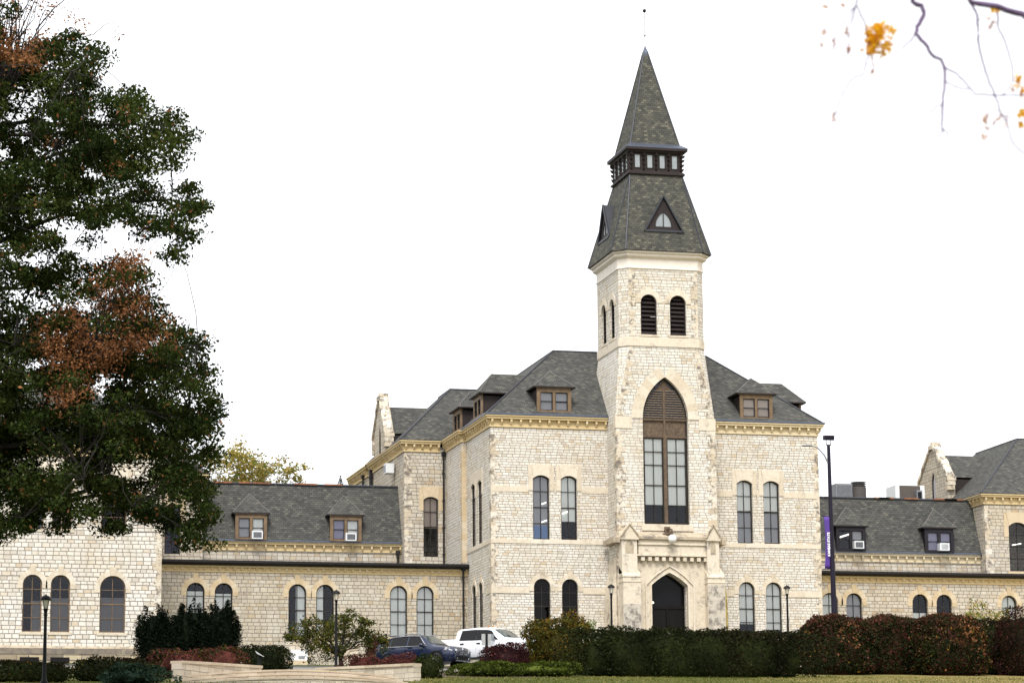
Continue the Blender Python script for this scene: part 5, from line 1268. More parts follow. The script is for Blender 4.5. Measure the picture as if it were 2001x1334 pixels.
for sg in (-1, 1):
    for quad in (((-1.95, .12), (-1.42, .10), (-1.40, .88), (-1.66, .80)), ((-1.36, .1), (-.42, .1), (-.40, .9), (-1.34, .9)), ((-.33, .1), (.78, .12), (.30, .88), (-.31, .9))):
        q = MB(); cs.patch(q, quad, sg); q.build('side_window', M['carglass'], suv, smooth=60)
    q = MB(); line = [(-2.0, .12), (-1.70, .88), (-1.35, .97), (-.4, .98), (.3, .97), (.86, .08), (.2, .03), (-1.0, .02), (-1.9, .04), (-2.0, .12)]
    pts = []
    for (a, b) in zip(line[:-1], line[1:]):
        for f in np.linspace(0, 1, 4)[:-1]: pts.append(cs.side(a[0] + (b[0] - a[0]) * f, a[1] + (b[1] - a[1]) * f, sg, .016))
    pts.append(pts[0]); q.tube(pts, .026, 6); q.build('chrome_trim', M['chrome'], suv, smooth=60)
    q = MB(); q.tube([(-1.75, sg * .62, 1.60), (-1.6, sg * .63, 1.67), (-.8, sg * .63, 1.71), (.2, sg * .63, 1.70), (.42, sg * .63, 1.62)], .02, 6); q.build('roof_rail', M['chrome'], suv, smooth=60)
    q = MB(); q.lathe([(.02, -.09), (.09, -.07), (.11, 0), (.09, .08), (.02, .1)], (0, 0, 0), 10, 'y'); o = q.build('mirror', M['navy'], suv, smooth=60); o.location = (.62, sg * 1.03, 1.12); o.scale = (1.1, 1.0, .75)
    for xh in (-1.15, -.12):
        q = MB(); p = cs.side(xh, -.6, sg, .02); q.box(p[0] - .12, p[0] + .12, p[1] - .015, p[1] + .015, p[2] - .02, p[2] + .02); q.build('door_handle', M['navy'], suv)
    for xd in (-1.36, -.36, .86):
        q = MB(); q.tube([cs.side(xd, t, sg, .003) for t in (-.1, -.5, -1, -1.5, -1.95)], .006, 4); q.build('door_seam', M['black'], suv)
    for xw in (-1.42, 1.42):
        q = MB(); a_ = [(xw + .46 * math.cos(a), .36 + .46 * math.sin(a)) for a in np.linspace(-.1, math.pi + .1, 18)]; q.prism([(x, sg * .90, z) for x, z in a_], (0, sg * .052, 0)); q.build('wheel_arch', M['black'], suv)
        wheel(suv, xw, sg * .86, .365, .23)
    q = MB(); q.prism([(-.95, sg * .86, .27), (.95, sg * .86, .27), (.95, sg * .95, .45), (-.95, sg * .95, .45)], (0, 0, .05)); q.build('sill_cladding', M['black'], suv)
    # headlight, fog strip, tail lamp
    hl = [(2.27, .44, .69), (2.30, .44, .86), (1.92, .86, .95), (1.86, .90, .82)]
    q = MB(); q.prism([(x, sg * y, z) for x, y, z in hl], (.09, sg * .06, .01)); q.build('headlight', M['lens'], suv)
    q = MB()
    for (x, y) in ((2.34, .58), (2.22, .76)): q.lathe([(.055, -.01), (.055, .05), (.03, .055)], (x, sg * y, .79), 12, 'x')
    q.build('headlight_ring', M['chrome'], suv)
    q = MB(); q.prism([(2.27, sg * .40, .40), (2.06, sg * .82, .47), (2.04, sg * .86, .54), (2.28, sg * .42, .47)], (.10, sg * .05, 0)); q.build('bumper_trim', M['chrome'], suv)
    q = MB(); q.prism([(-2.30, sg * .55, .92), (-2.24, sg * .86, .92), (-2.1, sg * .93, .98), (-2.1, sg * .92, 1.06), (-2.28, sg * .6, 1.05)], (-.03, sg * .015, 0)); q.build('tail_light', M['redlens'], suv)
q = MB(); q.prism([(2.33, -.58, .36), (2.33, .58, .36), (2.36, .5, .56), (2.36, -.5, .56)], (.02, 0, 0)); q.build('lower_intake', M['black'], suv)
q = MB(); q.prism([(2.32, -.62, .29), (2.32, .62, .29), (2.33, .6, .345), (2.33, -.6, .345)], (.06, 0, 0)); q.build('skid_plate', M['chrome'], suv)
for sg in (-1, 1):
    K = [(.03, .62), (.33, .63), (.38, .74), (.34, .85), (.05, .86), (.02, .74)]
    q = MB(); q.prism([(2.345, sg * y, z) for y, z in K], (.03, 0, 0)); g_ = q.build('grille', M['chrome'], suv)
    q = MB(); q.prism([(2.378, sg * (.2 + (y - .2) * .86), .74 + (z - .74) * .86) for y, z in K], (.004, 0, 0)); q.build('grille_opening', M['black'], g_)
    q = MB()
    for k in range(6): q.box(2.382, 2.39, sg * (.075 + k * .046), sg * (.083 + k * .046), .645, .835)
    q.build('grille_bar', M['hvac'], g_)
q = MB(); q.lathe([(.001, 0), (.042, 0), (.042, .012), (.001, .014)], (2.345, 0, .895), 14, 'x'); q.build('badge', M['letter'], suv)
place_car(suv, 827, -12.6, math.radians(-48)); suv.scale = (1.03, 1.03, 1.03)

# white pickup
trk = props(empty('pickup_truck'), 'white crew cab pickup truck parked behind the navy suv', 'pickup truck')
ST = [(-3.0, .62, .70, .75, .92, 1.10, .98, 1.38, .97, 1.40, .94, 1.41), (-2.2, .55, .85, .75, .98, 1.10, 1.0, 1.40, .98, 1.42, .95, 1.43), (-.82, .50, .88, .75, 1.0, 1.12, 1.0, 1.40, .98, 1.42, .95, 1.43), (-.79, .50, .88, .75, 1.0, 1.12, 1.0, 1.32, .98, 1.80, .80, 1.86),
      (-.62, .48, .88, .72, 1.0, 1.12, 1.0, 1.30, .98, 1.90, .76, 1.96), (.2, .48, .88, .72, 1.0, 1.12, 1.0, 1.28, .98, 1.92, .76, 2.0), (1.0, .48, .88, .72, 1.0, 1.12, 1.0, 1.27, .98, 1.90, .76, 1.97), (1.25, .48, .88, .72, 1.0, 1.12, 1.0, 1.27, .98, 1.83, .76, 1.89), (1.95, .48, .88, .72, 1.0, 1.12, 1.0, 1.30, .95, 1.38, .80, 1.41),
      (2.15, .48, .88, .72, 1.0, 1.12, 1.0, 1.29, .94, 1.36, .78, 1.39), (2.9, .50, .86, .72, .98, 1.10, .98, 1.26, .93, 1.32, .74, 1.345), (3.1, .52, .82, .72, .94, 1.06, .94, 1.20, .90, 1.26, .70, 1.28), (3.16, .56, .74, .72, .84, 1.0, .86, 1.12, .82, 1.16, .64, 1.17)]
ct = Car(ST); ct.body('body', M['carw'], trk)
q = MB(); ct.screen(q, 1.3, 1.92, m=.05); q.build('windscreen', M['wscreen'], trk, smooth=60)
for sg in (-1, 1):
    for quad in (((-.60, .05), (.38, .05), (.38, .88), (-.52, .88)), ((.385, .05), (1.70, .02), (1.22, .84), (.385, .88))):
        q = MB(); ct.patch(q, quad, sg); q.build('side_window', M['carglass'], trk, smooth=60)
    for xh in (-.42, .55):
        q = MB(); p = ct.side(xh, -.75, sg, .02); q.box(p[0] - .1, p[0] + .1, p[1] - .02, p[1] + .02, p[2] - .03, p[2] + .03); q.build('door_handle', M['black'], trk)
    for xd in (-.68, .40, 1.5):
        q = MB(); q.tube([ct.side(xd, t, sg, .002) for t in (-.05, -.5, -1, -1.5, -2)], .006, 4); q.build('door_seam', M['hvac'], trk)
    q = MB(); q.box(1.38, 1.5, sg * 1.08, sg * 1.30, 1.24, 1.55); q.tube([(1.5, sg * .98, 1.3), (1.45, sg * 1.1, 1.32)], .035, 6); q.build('mirror', M['hvac'], trk)
    q = MB(); q.box(-.7, 1.6, sg * .96, sg * 1.06, .42, .5); q.build('running_board', M['black'], trk)
    for xw in (-1.95, 2.2):
        q = MB(); a_ = [(xw + .52 * math.cos(a), .42 + .52 * math.sin(a)) for a in np.linspace(-.1, math.pi + .1, 18)]; q.prism([(x, sg * .95, z) for x, z in a_], (0, sg * .058, 0)); q.build('wheel_arch', M['black'], trk)
        wheel(trk, xw, sg * .9, .41, .27, 'chrome')
    q = MB(); q.prism([(3.0, sg * .60, .98), (3.12, sg * .60, 1.14), (2.9, sg * .96, 1.18), (2.8, sg * .98, 1.0)], (.06, sg * .01, 0)); q.build('headlight', M['lens'], trk)
    q = MB(); q.box(-3.03, -2.98, sg * .82, sg * .96, .95, 1.3); q.build('tail_light', M['redlens'], trk)
q = MB(); q.box(3.15, 3.2, -.6, .6, .8, 1.08); q.build('grille', M['black'], trk)
q = MB(); q.box(3.0, 3.28, -.95, .95, .5, .72); q.build('bumper', M['chrome'], trk)
q = MB()
for y in (-.4, 0, .4): q.lathe([(.03, -.06), (.06, 0), (.03, .06)], (.75, y, 2.0), 8, 'y')
q.build('roof_marker_lamp', M['amber'], trk)
place_car(trk, 939, -8.0, math.radians(-47)); trk.scale = (1.06, 1.06, 1.06)

# ================================================================== plants
def leafset(name, cen, size, mats, parent=None, pick=None, flat=0.0, asp=.55, extra=None):
    """many small pointed leaves at the given centres; pick gives the material slot of each"""
    N = len(cen); cen = np.asarray(cen); nrm = rng.normal(size=(N, 3)); nrm[:, 2] += flat; nrm /= np.linalg.norm(nrm, axis=1)[:, None]
    t = rng.normal(size=(N, 3)); a = np.cross(nrm, t); a /= np.linalg.norm(a, axis=1)[:, None]; b = np.cross(nrm, a)
    s = size * rng.uniform(.6, 1.35, (N, 1)); fold = nrm * s * .14
    V = np.stack([cen - a * s * .5, cen + b * s * asp * .5 + fold, cen + a * s * .5, cen - b * s * asp * .5 + fold], 1).reshape(-1, 3)
    F = np.arange(N * 4).reshape(N, 4); nv = N * 4
    mi = np.zeros(N, int) if pick is None else np.asarray(pick)
    if extra is not None:
        ev, ef, em = extra; 
        loops = list(F.ravel()) + [nv + i for f in ef for i in f]; V = np.vstack([V, np.array(ev)])
        counts = [4] * N + [len(f) for f in ef]; mi = np.concatenate([mi, np.full(len(ef), em)])
    else: loops = F.ravel(); counts = [4] * N
    me = bpy.data.meshes.new(name); me.vertices.add(len(V)); me.vertices.foreach_set('co', V.ravel())
    me.loops.add(len(loops)); me.loops.foreach_set('vertex_index', np.asarray(loops, np.int32))
    me.polygons.add(len(counts)); st = np.concatenate([[0], np.cumsum(counts)[:-1]]); me.polygons.foreach_set('loop_start', st.astype(np.int32)); me.polygons.foreach_set('loop_total', np.asarray(counts, np.int32))
    me.polygons.foreach_set('material_index', mi.astype(np.int32)); me.update(calc_edges=True); me.validate()
    for mm in mats: me.materials.append(M[mm])
    o = bpy.data.objects.new(name, me); COL.objects.link(o)
    if parent: o.parent = parent
    return o
def smooth_noise(P, sc, seed):
    r = np.random.default_rng(seed); out = np.zeros(len(P))
    for k in range(6):
        d = r.normal(size=3); d /= np.linalg.norm(d); out += np.sin(P @ d * sc * r.uniform(.7, 1.6) + r.uniform(0, 6.28))
    return out / 6 ** .5
def ico(rx, ry, rz, c, pw=2.0, f=.84):
    """closed inner core so nothing shows through: a bumpy superellipsoid"""
    vs = []; fs = []; n, k = 20, 10
    for i in range(k + 1):
        ph = math.pi * i / k - math.pi / 2
        for j in range(n):
            th = 2 * math.pi * j / n; d = np.array([math.cos(ph) * math.cos(th), math.cos(ph) * math.sin(th), math.sin(ph)])
            g = (abs(d[0]) ** pw + abs(d[1]) ** pw + abs(d[2]) ** pw) ** (-1 / pw); d = d * g * f; vs.append((c[0] + d[0] * rx, c[1] + d[1] * ry, c[2] + d[2] * rz))
    for i in range(k):
        for j in range(n): fs.append((i * n + j, i * n + (j + 1) % n, (i + 1) * n + (j + 1) % n, (i + 1) * n + j))
    return vs, fs
def shrub(px0, px1, pyt, Y, name, label, mats, wts, cat='shrub', group=None, dens=300, size=.11, pw=2.4, depth=None, rough=.16, base=None, topmat=None, seed=1, core=True, low=0.0, fuzz=.1, patch=None):
    xa, xb = XY(px0, 1280, Y), XY(px1, 1280, Y); cx = (xa + xb) / 2; rx = (xb - xa) / 2; zg = gz(Y) if base is None else base
    zt = ZY((px0 + px1) / 2, pyt, Y); h = zt - zg; ry = depth if depth else min(rx, h * .8)
    rz = h * .62; cz = h - rz
    A = 4 * math.pi * (((rx * ry) ** 1.6 + (rx * rz) ** 1.6 + (ry * rz) ** 1.6) / 3) ** (1 / 1.6); N = int(A * dens)
    ar = np.array([ry * rz, rx * rz, rx * ry]); ax_ = rng.choice(3, N, p=ar / ar.sum()); d = rng.uniform(-1, 1, (N, 3)); d[np.arange(N), ax_] = np.where(rng.random(N) < .5, -1.0, 1.0)
    d /= (np.abs(d) ** pw).sum(1)[:, None] ** (1 / pw)
    nz = smooth_noise(d * np.array([rx, ry, rz]), 3.2, seed) * rough + smooth_noise(d * np.array([rx, ry, rz]), 9, seed + 9) * rough * .45
    rad = 1 + nz * .55 / max(.6, min(rx, rz)) - np.minimum(rng.exponential(fuzz, N), .5) / max(.8, min(rx, ry, rz)) + rng.exponential(.025, N) / max(rx, .6)
    P = d * rad[:, None] * np.array([rx, ry, rz]); P[:, 2] += cz
    keep = P[:, 2] > low + .02; P = P[keep]; N = len(P)
    w = np.array(wts, float); pick = rng.choice(len(mats), N, p=w / w.sum())
    if topmat is not None:
        k, z0f = topmat; f = np.clip((P[:, 2] / h - z0f) / (1 - z0f), 0, 1) + smooth_noise(P, 2.2, seed + 3) * .22; pick[rng.random(N) < np.clip(f * 1.1, 0, .92)] = k
    if patch is not None:
        for (k, fx, fz, rr, pr) in patch:
            dd = np.hypot(P[:, 0] - fx * rx, P[:, 2] - fz * h) / (rr * h); pick[(dd < 1 + smooth_noise(P, 5, seed + 5) * .4) & (rng.random(N) < pr)] = k
    ex = None
    if core: vs, fs = ico(max(rx - .16, rx * .8), max(ry - .16, ry * .8), max(rz - .13, rz * .82), (0, 0, cz), pw, 1 - rough * .45); ex = (vs, [f[::-1] for f in fs], 0)
    o = leafset(name, P, size, mats, pick=pick, extra=ex); o.location = (cx, Y, zg); props(o, label, cat, group); return o
# long clipped hedge (two runs of different tint)
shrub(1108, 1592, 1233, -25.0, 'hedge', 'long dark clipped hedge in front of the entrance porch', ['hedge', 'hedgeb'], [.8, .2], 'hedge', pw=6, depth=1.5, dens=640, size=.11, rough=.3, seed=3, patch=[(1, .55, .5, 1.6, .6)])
G = 'burning bushes by the tall lamp post'
shrub(1560, 1700, 1204, -16.0, 'burning_bush', 'red and green bush with rusty patch beside the clipped hedge', ['burn', 'burnt', 'autumn', 'rust', 'hedge'], [.16, .04, .07, .02, .71], group=G, dens=460, size=.15, pw=2.8, topmat=(0, .62), seed=11, patch=[(3, .1, .66, .2, .36), (4, -.1, .2, .5, .5)])
shrub(1672, 1800, 1203, -14.0, 'burning_bush', 'dark red-topped bush, middle of the three by the tall lamp post', ['burn', 'burnt', 'hedge'], [.12, .04, .84], group=G, dens=460, size=.15, pw=3, topmat=(0, .7), seed=12)
shrub(1772, 1918, 1202, -15.5, 'burning_bush', 'red-topped green bush with large orange patches near the right edge', ['burn', 'burnt', 'rust', 'autumn', 'hedge'], [.16, .04, .04, .08, .68], group=G, dens=460, size=.15, pw=2.8, topmat=(0, .66), seed=13, patch=[(2, .38, .66, .26, .42), (2, .5, .42, .15, .35), (4, -.2, .2, .5, .6)])
shrub(1885, 1965, 1190, -10, 'yellow_shrub', 'pale yellow shrub showing above the right hedges', ['yellow', 'brightg', 'ygreen'], [.5, .3, .2], dens=260, size=.13, seed=14, core=False, rough=.4)
shrub(1900, 2000, 1212, -13, 'hedge', 'dark hedge behind the green utility box', ['hedge', 'hedgeb'], [.6, .4], 'hedge', pw=4, dens=520, seed=15, topmat=(1, .5))
shrub(1945, 2075, 1188, -15.5, 'bare_shrub', 'brownish twiggy shrub at the right edge of the picture', ['hedgeb', 'burnt', 'barbd'], [.5, .25, .25], dens=330, size=.10, seed=16, rough=.35, fuzz=.2)
# middle shrubs
shrub(1022, 1158, 1206, -20.5, 'autumn_shrub', 'orange and green loose shrub beside the white pickup', ['autumn', 'ygreen', 'hedge'], [.72, .2, .08], dens=380, size=.13, seed=21, rough=.5, fuzz=.16, pw=2.1)
shrub(1146, 1164, 1200, -19.0, 'upright_shrub', 'slim bright green shoot above the hedge end', ['brightg'], [1], dens=130, size=.12, seed=22, core=False, base=ZY(1155, 1262, -19))
shrub(944, 1034, 1256, -23, 'barberry', 'dark purple-red barberry below the white pickup', ['barbd', 'barb'], [.8, .2], dens=520, size=.09, seed=23, rough=.22)
shrub(885, 1010, 1293, -28, 'juniper', 'low spreading green juniper in front of the dark purple barberry', ['junip', 'hedge'], [.75, .25], dens=520, size=.12, seed=24, pw=2.2, depth=1.4, rough=.2, topmat=(0, .3))
shrub(985, 1135, 1296, -27, 'juniper', 'low spreading green juniper at the foot of the orange shrub', ['junip', 'hedge'], [.6, .4], dens=520, size=.12, seed=25, pw=2.2, depth=1.4, rough=.2, topmat=(0, .3))
shrub(672, 748, 1277, -30, 'barberry', 'red barberry behind the right garden wall, nearest the stone pier', ['barb', 'hedge'], [.75, .25], dens=480, size=.09, seed=26, rough=.2)
shrub(738, 822, 1281, -31, 'barberry', 'red barberry behind the right garden wall, in front of the navy suv', ['barb', 'hedge'], [.85, .15], dens=480, size=.09, seed=27, rough=.2)
shrub(812, 864, 1279, -33, 'round_shrub', 'dark green round shrub at the end of the right garden wall', ['hedge', 'junip'], [.85, .15], dens=560, size=.09, seed=28)
shrub(715, 748, 1234, -9, 'barberry', 'dark red shrub behind the tail of the navy suv', ['barb', 'barbd'], [.5, .5], dens=300, size=.1, seed=29)
shrub(468, 566, 1262, -28, 'hedge', 'rounded dark hedge behind the information sign', ['hedge', 'hedgeb'], [.75, .25], 'hedge', pw=3.4, dens=560, size=.1, seed=30)
shrub(303, 412, 1267, -36, 'barberry', 'brown-red barberry at the end of the left garden wall', ['barb', 'autumn', 'hedge'], [.45, .15, .4], dens=480, size=.09, seed=31, rough=.2)
shrub(392, 478, 1261, -33.5, 'barberry', 'rusty red barberry between the yews and the left garden wall', ['barb', 'hedge', 'autumn'], [.5, .3, .2], dens=480, size=.09, seed=32, rough=.25)
shrub(-25, 148, 1289, -45, 'hedge', 'dark hedge behind the left lamp post', ['hedge', 'hedgeb', 'autumn'], [.6, .35, .05], 'hedge', pw=3.4, dens=520, size=.1, seed=33, topmat=(1, .6))
shrub(130, 318, 1284, -42.5, 'hedge', 'dark hedge between the left lamp post and the yews', ['hedge', 'hedgeb', 'autumn'], [.7, .25, .05], 'hedge', pw=3.4, dens=520, size=.1, seed=34, topmat=(1, .7))
shrub(195, 325, 1304, -46.5, 'juniper', 'bluish juniper at the bottom edge before the left hedge', ['bjunip', 'hedge'], [.7, .3], dens=420, size=.13, seed=35, pw=2.1, rough=.35, depth=1.3)

# conical yews
def yew(px0, px1, pyt, Y, label, seed):
    xa, xb = XY(px0, 1250, Y), XY(px1, 1250, Y); cx = (xa + xb) / 2; rx = (xb - xa) / 2; zg = gz(Y); h = ZY((px0 + px1) / 2, pyt, Y) - zg
    r = props(empty('yew_tree', (cx, Y, zg)), label, 'yew', 'dark yews beside the left wing'); P = []
    tw = np.random.default_rng(seed)
    for k in range(60):
        a = tw.uniform(0, 6.28); q_ = tw.uniform(.15, 1) ** .5 * rx; bx0 = np.array([math.cos(a) * q_, math.sin(a) * q_ * .8, 0]); top = h * (1 - .42 * (q_ / rx) ** 1.5) * tw.uniform(.80, 1.05)
        n = 330; z = tw.uniform(0, 1, n) ** .8; w = .30 * (1 - z) ** .6 + .03
        P.append(np.stack([bx0[0] * (.75 + .25 * z) + tw.normal(0, 1, n) * w * .75, bx0[1] * (.75 + .25 * z) + tw.normal(0, 1, n) * w * .75, z * top], 1))
    P = np.vstack(P); P = P[P[:, 2] > .02]
    vs, fs = ico(rx * .85, rx * .7, h * .40, (0, 0, h * .37), 2.4); leafset('crown', P, .13, ['yew'], r, asp=.35, extra=(vs, [f[::-1] for f in fs], 0))
    q = MB(); q.tube([(0, 0, -.1), (0.02, 0, h * .5)], [.12, .05], 8); q.build('trunk', M['bark'], r)
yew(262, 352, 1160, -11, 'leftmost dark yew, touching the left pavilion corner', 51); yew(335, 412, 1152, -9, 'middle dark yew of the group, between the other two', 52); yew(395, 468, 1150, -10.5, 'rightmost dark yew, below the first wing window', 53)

# trees
def limbpath(a, b, sag=.1, n=7, jit=.12, r=None):
    r = r or random; a = np.array(a, float); b = np.array(b, float); L = np.linalg.norm(b - a); out = []
    for i in range(n):
        f = i / (n - 1); p = a + (b - a) * f; p[2] += math.sin(math.pi * f) * sag * L
        if 0 < i < n - 1: p += rng.normal(size=3) * jit * L / n
        out.append(p)
    return out
def inpoly(p, poly):
    x, y = p; c = False; j = len(poly) - 1
    for i in range(len(poly)):
        xi, yi = poly[i]; xj, yj = poly[j]
        if (yi > y) != (yj > y) and x < (xj - xi) * (y - yi) / (yj - yi + 1e-9) + xi: c = not c
        j = i
    return c
# --- big oak at the left
OY = -62.0; ox = XY(-130, 1100, OY); oz = gz(OY)
oak = props(empty('oak_tree', (ox, OY, oz)), 'huge dark green oak with rust-brown dead leaves at the left edge', 'tree')
oo = np.array([ox, OY, oz])
def obig(px, py, dy=0): return PY(px, py, OY + dy) - oo
TRK = [np.array([0, 0, -.2]), np.array([.1, .1, 3.0]), np.array([-.1, 0, 7.0]), np.array([.2, .2, 12.0]), np.array([.1, 0, 18.0]), np.array([.3, 0, 24.0])]
q = MB(); q.tube(TRK, [.62, .5, .44, .34, .2, .07], 12); q.lathe([(1.0, -.2), (.75, .15), (.55, .7)], n=12); q.build('trunk', M['bark'], oak, smooth=60)
SIL = [(-260, -140), (-40, -60), (30, 20), (55, 95), (110, 70), (150, 68), (205, 92), (180, 140), (205, 175), (262, 158), (282, 205), (330, 225), (390, 218), (388, 262), (365, 320), (368, 360), (404, 412), (378, 440), (386, 488), (330, 505), (300, 470), (250, 505), (300, 560), (318, 640), (395, 640), (385, 690), (412, 740), (440, 775), (415, 840), (412, 915), (405, 960), (412, 1010), (410, 1065), (368, 1078), (335, 1035), (280, 1015), (215, 1040), (180, 1015), (130, 1050), (70, 1010), (20, 1055), (-260, 1050)]
GAPS = [[(105, 430), (160, 440), (255, 440), (330, 520), (290, 555), (235, 500), (170, 520), (115, 490)], [(20, 180), (50, 170), (55, 250), (30, 270)], [(150, 330), (185, 325), (195, 345), (160, 345)], [(215, 355), (250, 350), (255, 380), (225, 385)], [(300, 340), (330, 345), (350, 380), (300, 400)], [(30, 225), (52, 225), (45, 265)], [(205, 890), (225, 885), (230, 925), (205, 930)], [(262, 880), (292, 880), (290, 950), (262, 950)], [(150, 950), (185, 945), (185, 985), (155, 985)], [(85, 990), (105, 985), (105, 1040), (85, 1040)], [(0, 470), (40, 480), (50, 520), (10, 520)], [(40, 490), (95, 485), (100, 520), (60, 530)],
        [(-10, -80), (120, -80), (130, 60), (60, 70), (-10, 120)]]
cl = []; tries = 0
while len(cl) < 1750 and tries < 50000:
    tries += 1; px, py = random.uniform(-230, 460), random.uniform(-120, 1070)
    if not inpoly((px, py), SIL): continue
    if any(inpoly((px, py), g) for g in GAPS) and random.random() < .96: continue
    if py > 1000 and px < 300 and random.random() < .2: continue
    if py < 560 and px > 170 and random.random() < .25: continue
    cl.append((px, py))
hubs = []
for (px, py, dy) in ((60, 170, 0), (150, 260, -1.5), (250, 290, 0), (330, 260, 1), (330, 390, -1), (130, 400, 1), (60, 560, -1), (200, 640, 0), (310, 720, 1), (370, 800, -1), (200, 850, -2), (330, 930, 0), (100, 760, 1), (330, 960, 2), (-100, 100, 1), (-140, 400, -1), (-120, 800, 0), (20, 330, 2)): hubs.append(obig(px, py, dy))
lm = MB()
for h in hubs:
    zt_ = max(3.5, min(22, h[2] - np.hypot(h[0], h[1]) * random.uniform(.12, .4))); f = zt_ / 24
    st_ = np.array([np.interp(zt_, [t[2] for t in TRK], [t[0] for t in TRK]), np.interp(zt_, [t[2] for t in TRK], [t[1] for t in TRK]), zt_])
    lm.tube(limbpath(st_, h, .06), np.linspace(.12 * (1.1 - f * .6), .035, 7), 7)
SUB = []
for (px, py) in random.sample(cl, 130):
    c = obig(px, py, random.gauss(0, 2.4)); h = min(hubs, key=lambda h: np.linalg.norm(h - c)); SUB.append(c); lm.tube(limbpath(h, c, .04, 6), np.linspace(.035, .014, 6), 5, cap=False)
P = []; K = []; RUSTP = [(262, 485), (285, 520), (262, 575), (335, 640), (320, 690), (250, 690), (190, 740), (130, 800), (100, 780), (110, 700), (65, 690), (75, 660), (140, 590), (200, 540)]
for (px, py) in cl:
    dy = random.gauss(0, 2.6); edge = py < 560 and px > 120
    c = obig(px, py, dy); hb_ = min(SUB, key=lambda h: np.linalg.norm(h - c))
    lm.tube(limbpath(hb_, c, .05, 5), np.linspace(.014, .006, 5), 4, cap=False)
    if px < 110 and py < 130 and random.random() < .5: rust = .85
    else: rust = 0.0
    n = random.randint(120, 185); rr = random.uniform(.34, .66)
    if px < -60: n //= 2
    d = rng.normal(size=(n, 3)); d /= np.linalg.norm(d, axis=1)[:, None]; d *= (rng.random((n, 1)) ** .5) * rr * np.array([1.15, 1.15, .68]); P.append(c + d)
    K.append(np.where(rng.random(n) < (rust if rust else .015), 1, 0))
# rust coloured dead bough, and sparse rusty twigs high up
PR = []
k = 0
while k < 150:
    px, py = random.uniform(60, 345), random.uniform(480, 810)
    if not inpoly((px, py), RUSTP): continue
    if random.random() < .3 and py > 560: continue
    k += 1; c = obig(px, py, -4.1 + random.gauss(0, .45)); n = 46; PR.append(c + rng.normal(size=(n, 3)) * np.array([.25, .25, .2]))
    lm.tube(limbpath(obig(150, 720, -3.6), c, .03, 5), np.linspace(.016, .006, 5), 4, cap=False)
k = 0
while k < 60:
    px, py = random.uniform(-60, 110), random.uniform(-60, 130); k += 1
    c = obig(px, py, random.gauss(-1, 1)); n = 26; PR.append(c + rng.normal(size=(n, 3)) * np.array([.26, .26, .2])); lm.tube(limbpath(obig(10, 190, -1), c, .03, 5), np.linspace(.035, .008, 5), 4, cap=False)
for (px, py) in ((238, 210), (218, 330), (232, 318), (100, 280), (265, 505), (150, 40), (140, 30), (165, 55), (230, 70), (285, 450), (340, 420), (70, 400), (270, 860)):
    c = obig(px, py, -3.5); PR.append(c + rng.normal(size=(16, 3)) * .12)
lm.tube(limbpath(obig(60, 110, -1), obig(245, 40, -1), .02, 7), np.linspace(.03, .006, 7), 4); lm.tube(limbpath(obig(70, 60, -1), obig(165, -40, -1), .02, 6), np.linspace(.03, .006, 6), 4)
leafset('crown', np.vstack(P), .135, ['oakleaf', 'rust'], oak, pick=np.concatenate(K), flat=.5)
o = leafset('dead_leaves', np.vstack(PR), .11, ['rust'], oak); o['label'] = 'rust brown dead leaves on a bough of the oak'
lm.build('limb', M['bark'], oak, smooth=60)['kind'] = 'stuff'

# --- small ornamental tree by the wing
def small_tree(px, pyb, Y, name, label, cat, blobs, mats, wts, n_per, size, bark='bark', hub=None, nb=1.0, r0=.11, group=None, ell=(1, 1, .6)):
    x, zg = XY(px, pyb, Y), gz(Y); o0 = np.array([x, Y, zg]); r = props(empty(name, (x, Y, zg)), label, cat, group)
    hz = hub; q = MB(); q.tube([(0, 0, -.2), (.03, 0, hz * .5), (.0, .03, hz)], [r0 * 1.3, r0, r0 * .8], 9); q.build('trunk', M[bark], r, smooth=60)
    P = []; K = []; lb = MB(); w = np.array(wts, float); w /= w.sum()
    for (bx2, by2, rad) in blobs:
        c = PY(bx2, by2, Y + random.gauss(0, rad * .9)) - o0; lb.tube(limbpath((0, 0, hz * random.uniform(.7, 1)), c, .08, 7), np.linspace(r0 * .5, .012, 7), 5, cap=False)
        for j in range(6):
            c2 = c + rng.normal(size=3) * rad * np.array(ell) * .8; lb.tube(limbpath(c, c2, .05, 4), np.linspace(.015, .006, 4), 4, cap=False); n = int(n_per / 6)
            P.append(c2 + rng.normal(size=(n, 3)) * rad * .42 * np.array(ell)); K.append(rng.choice(len(mats), n, p=w))
    leafset('crown', np.vstack(P), size, mats, r, pick=np.concatenate(K)); lb.build('limb', M[bark], r, smooth=60); return r
BL = [(random.uniform(572, 738), 0, 0) for _ in range(0)]
bl = []
for (x, y, s) in ((600, 1240, .5), (625, 1228, .5), (650, 1225, .45), (675, 1215, .45), (700, 1230, .5), (720, 1245, .5), (590, 1250, .4), (640, 1248, .6), (670, 1248, .6), (700, 1255, .6), (655, 1262, .6), (620, 1258, .45), (725, 1260, .4), (680, 1205, .3), (607, 1222, .3), (712, 1215, .3), (575, 1246, .25), (690, 1268, .5), (640, 1270, .45), (740, 1252, .25)): bl.append((x, y, s))
small_tree(665, 1300, -14, 'ornamental_tree', 'small spreading yellow-green tree in front of the left wing', 'tree', bl, ['ygreen', 'hedge', 'autumn'], [.72, .14, .14], 330, .13, hub=.75)

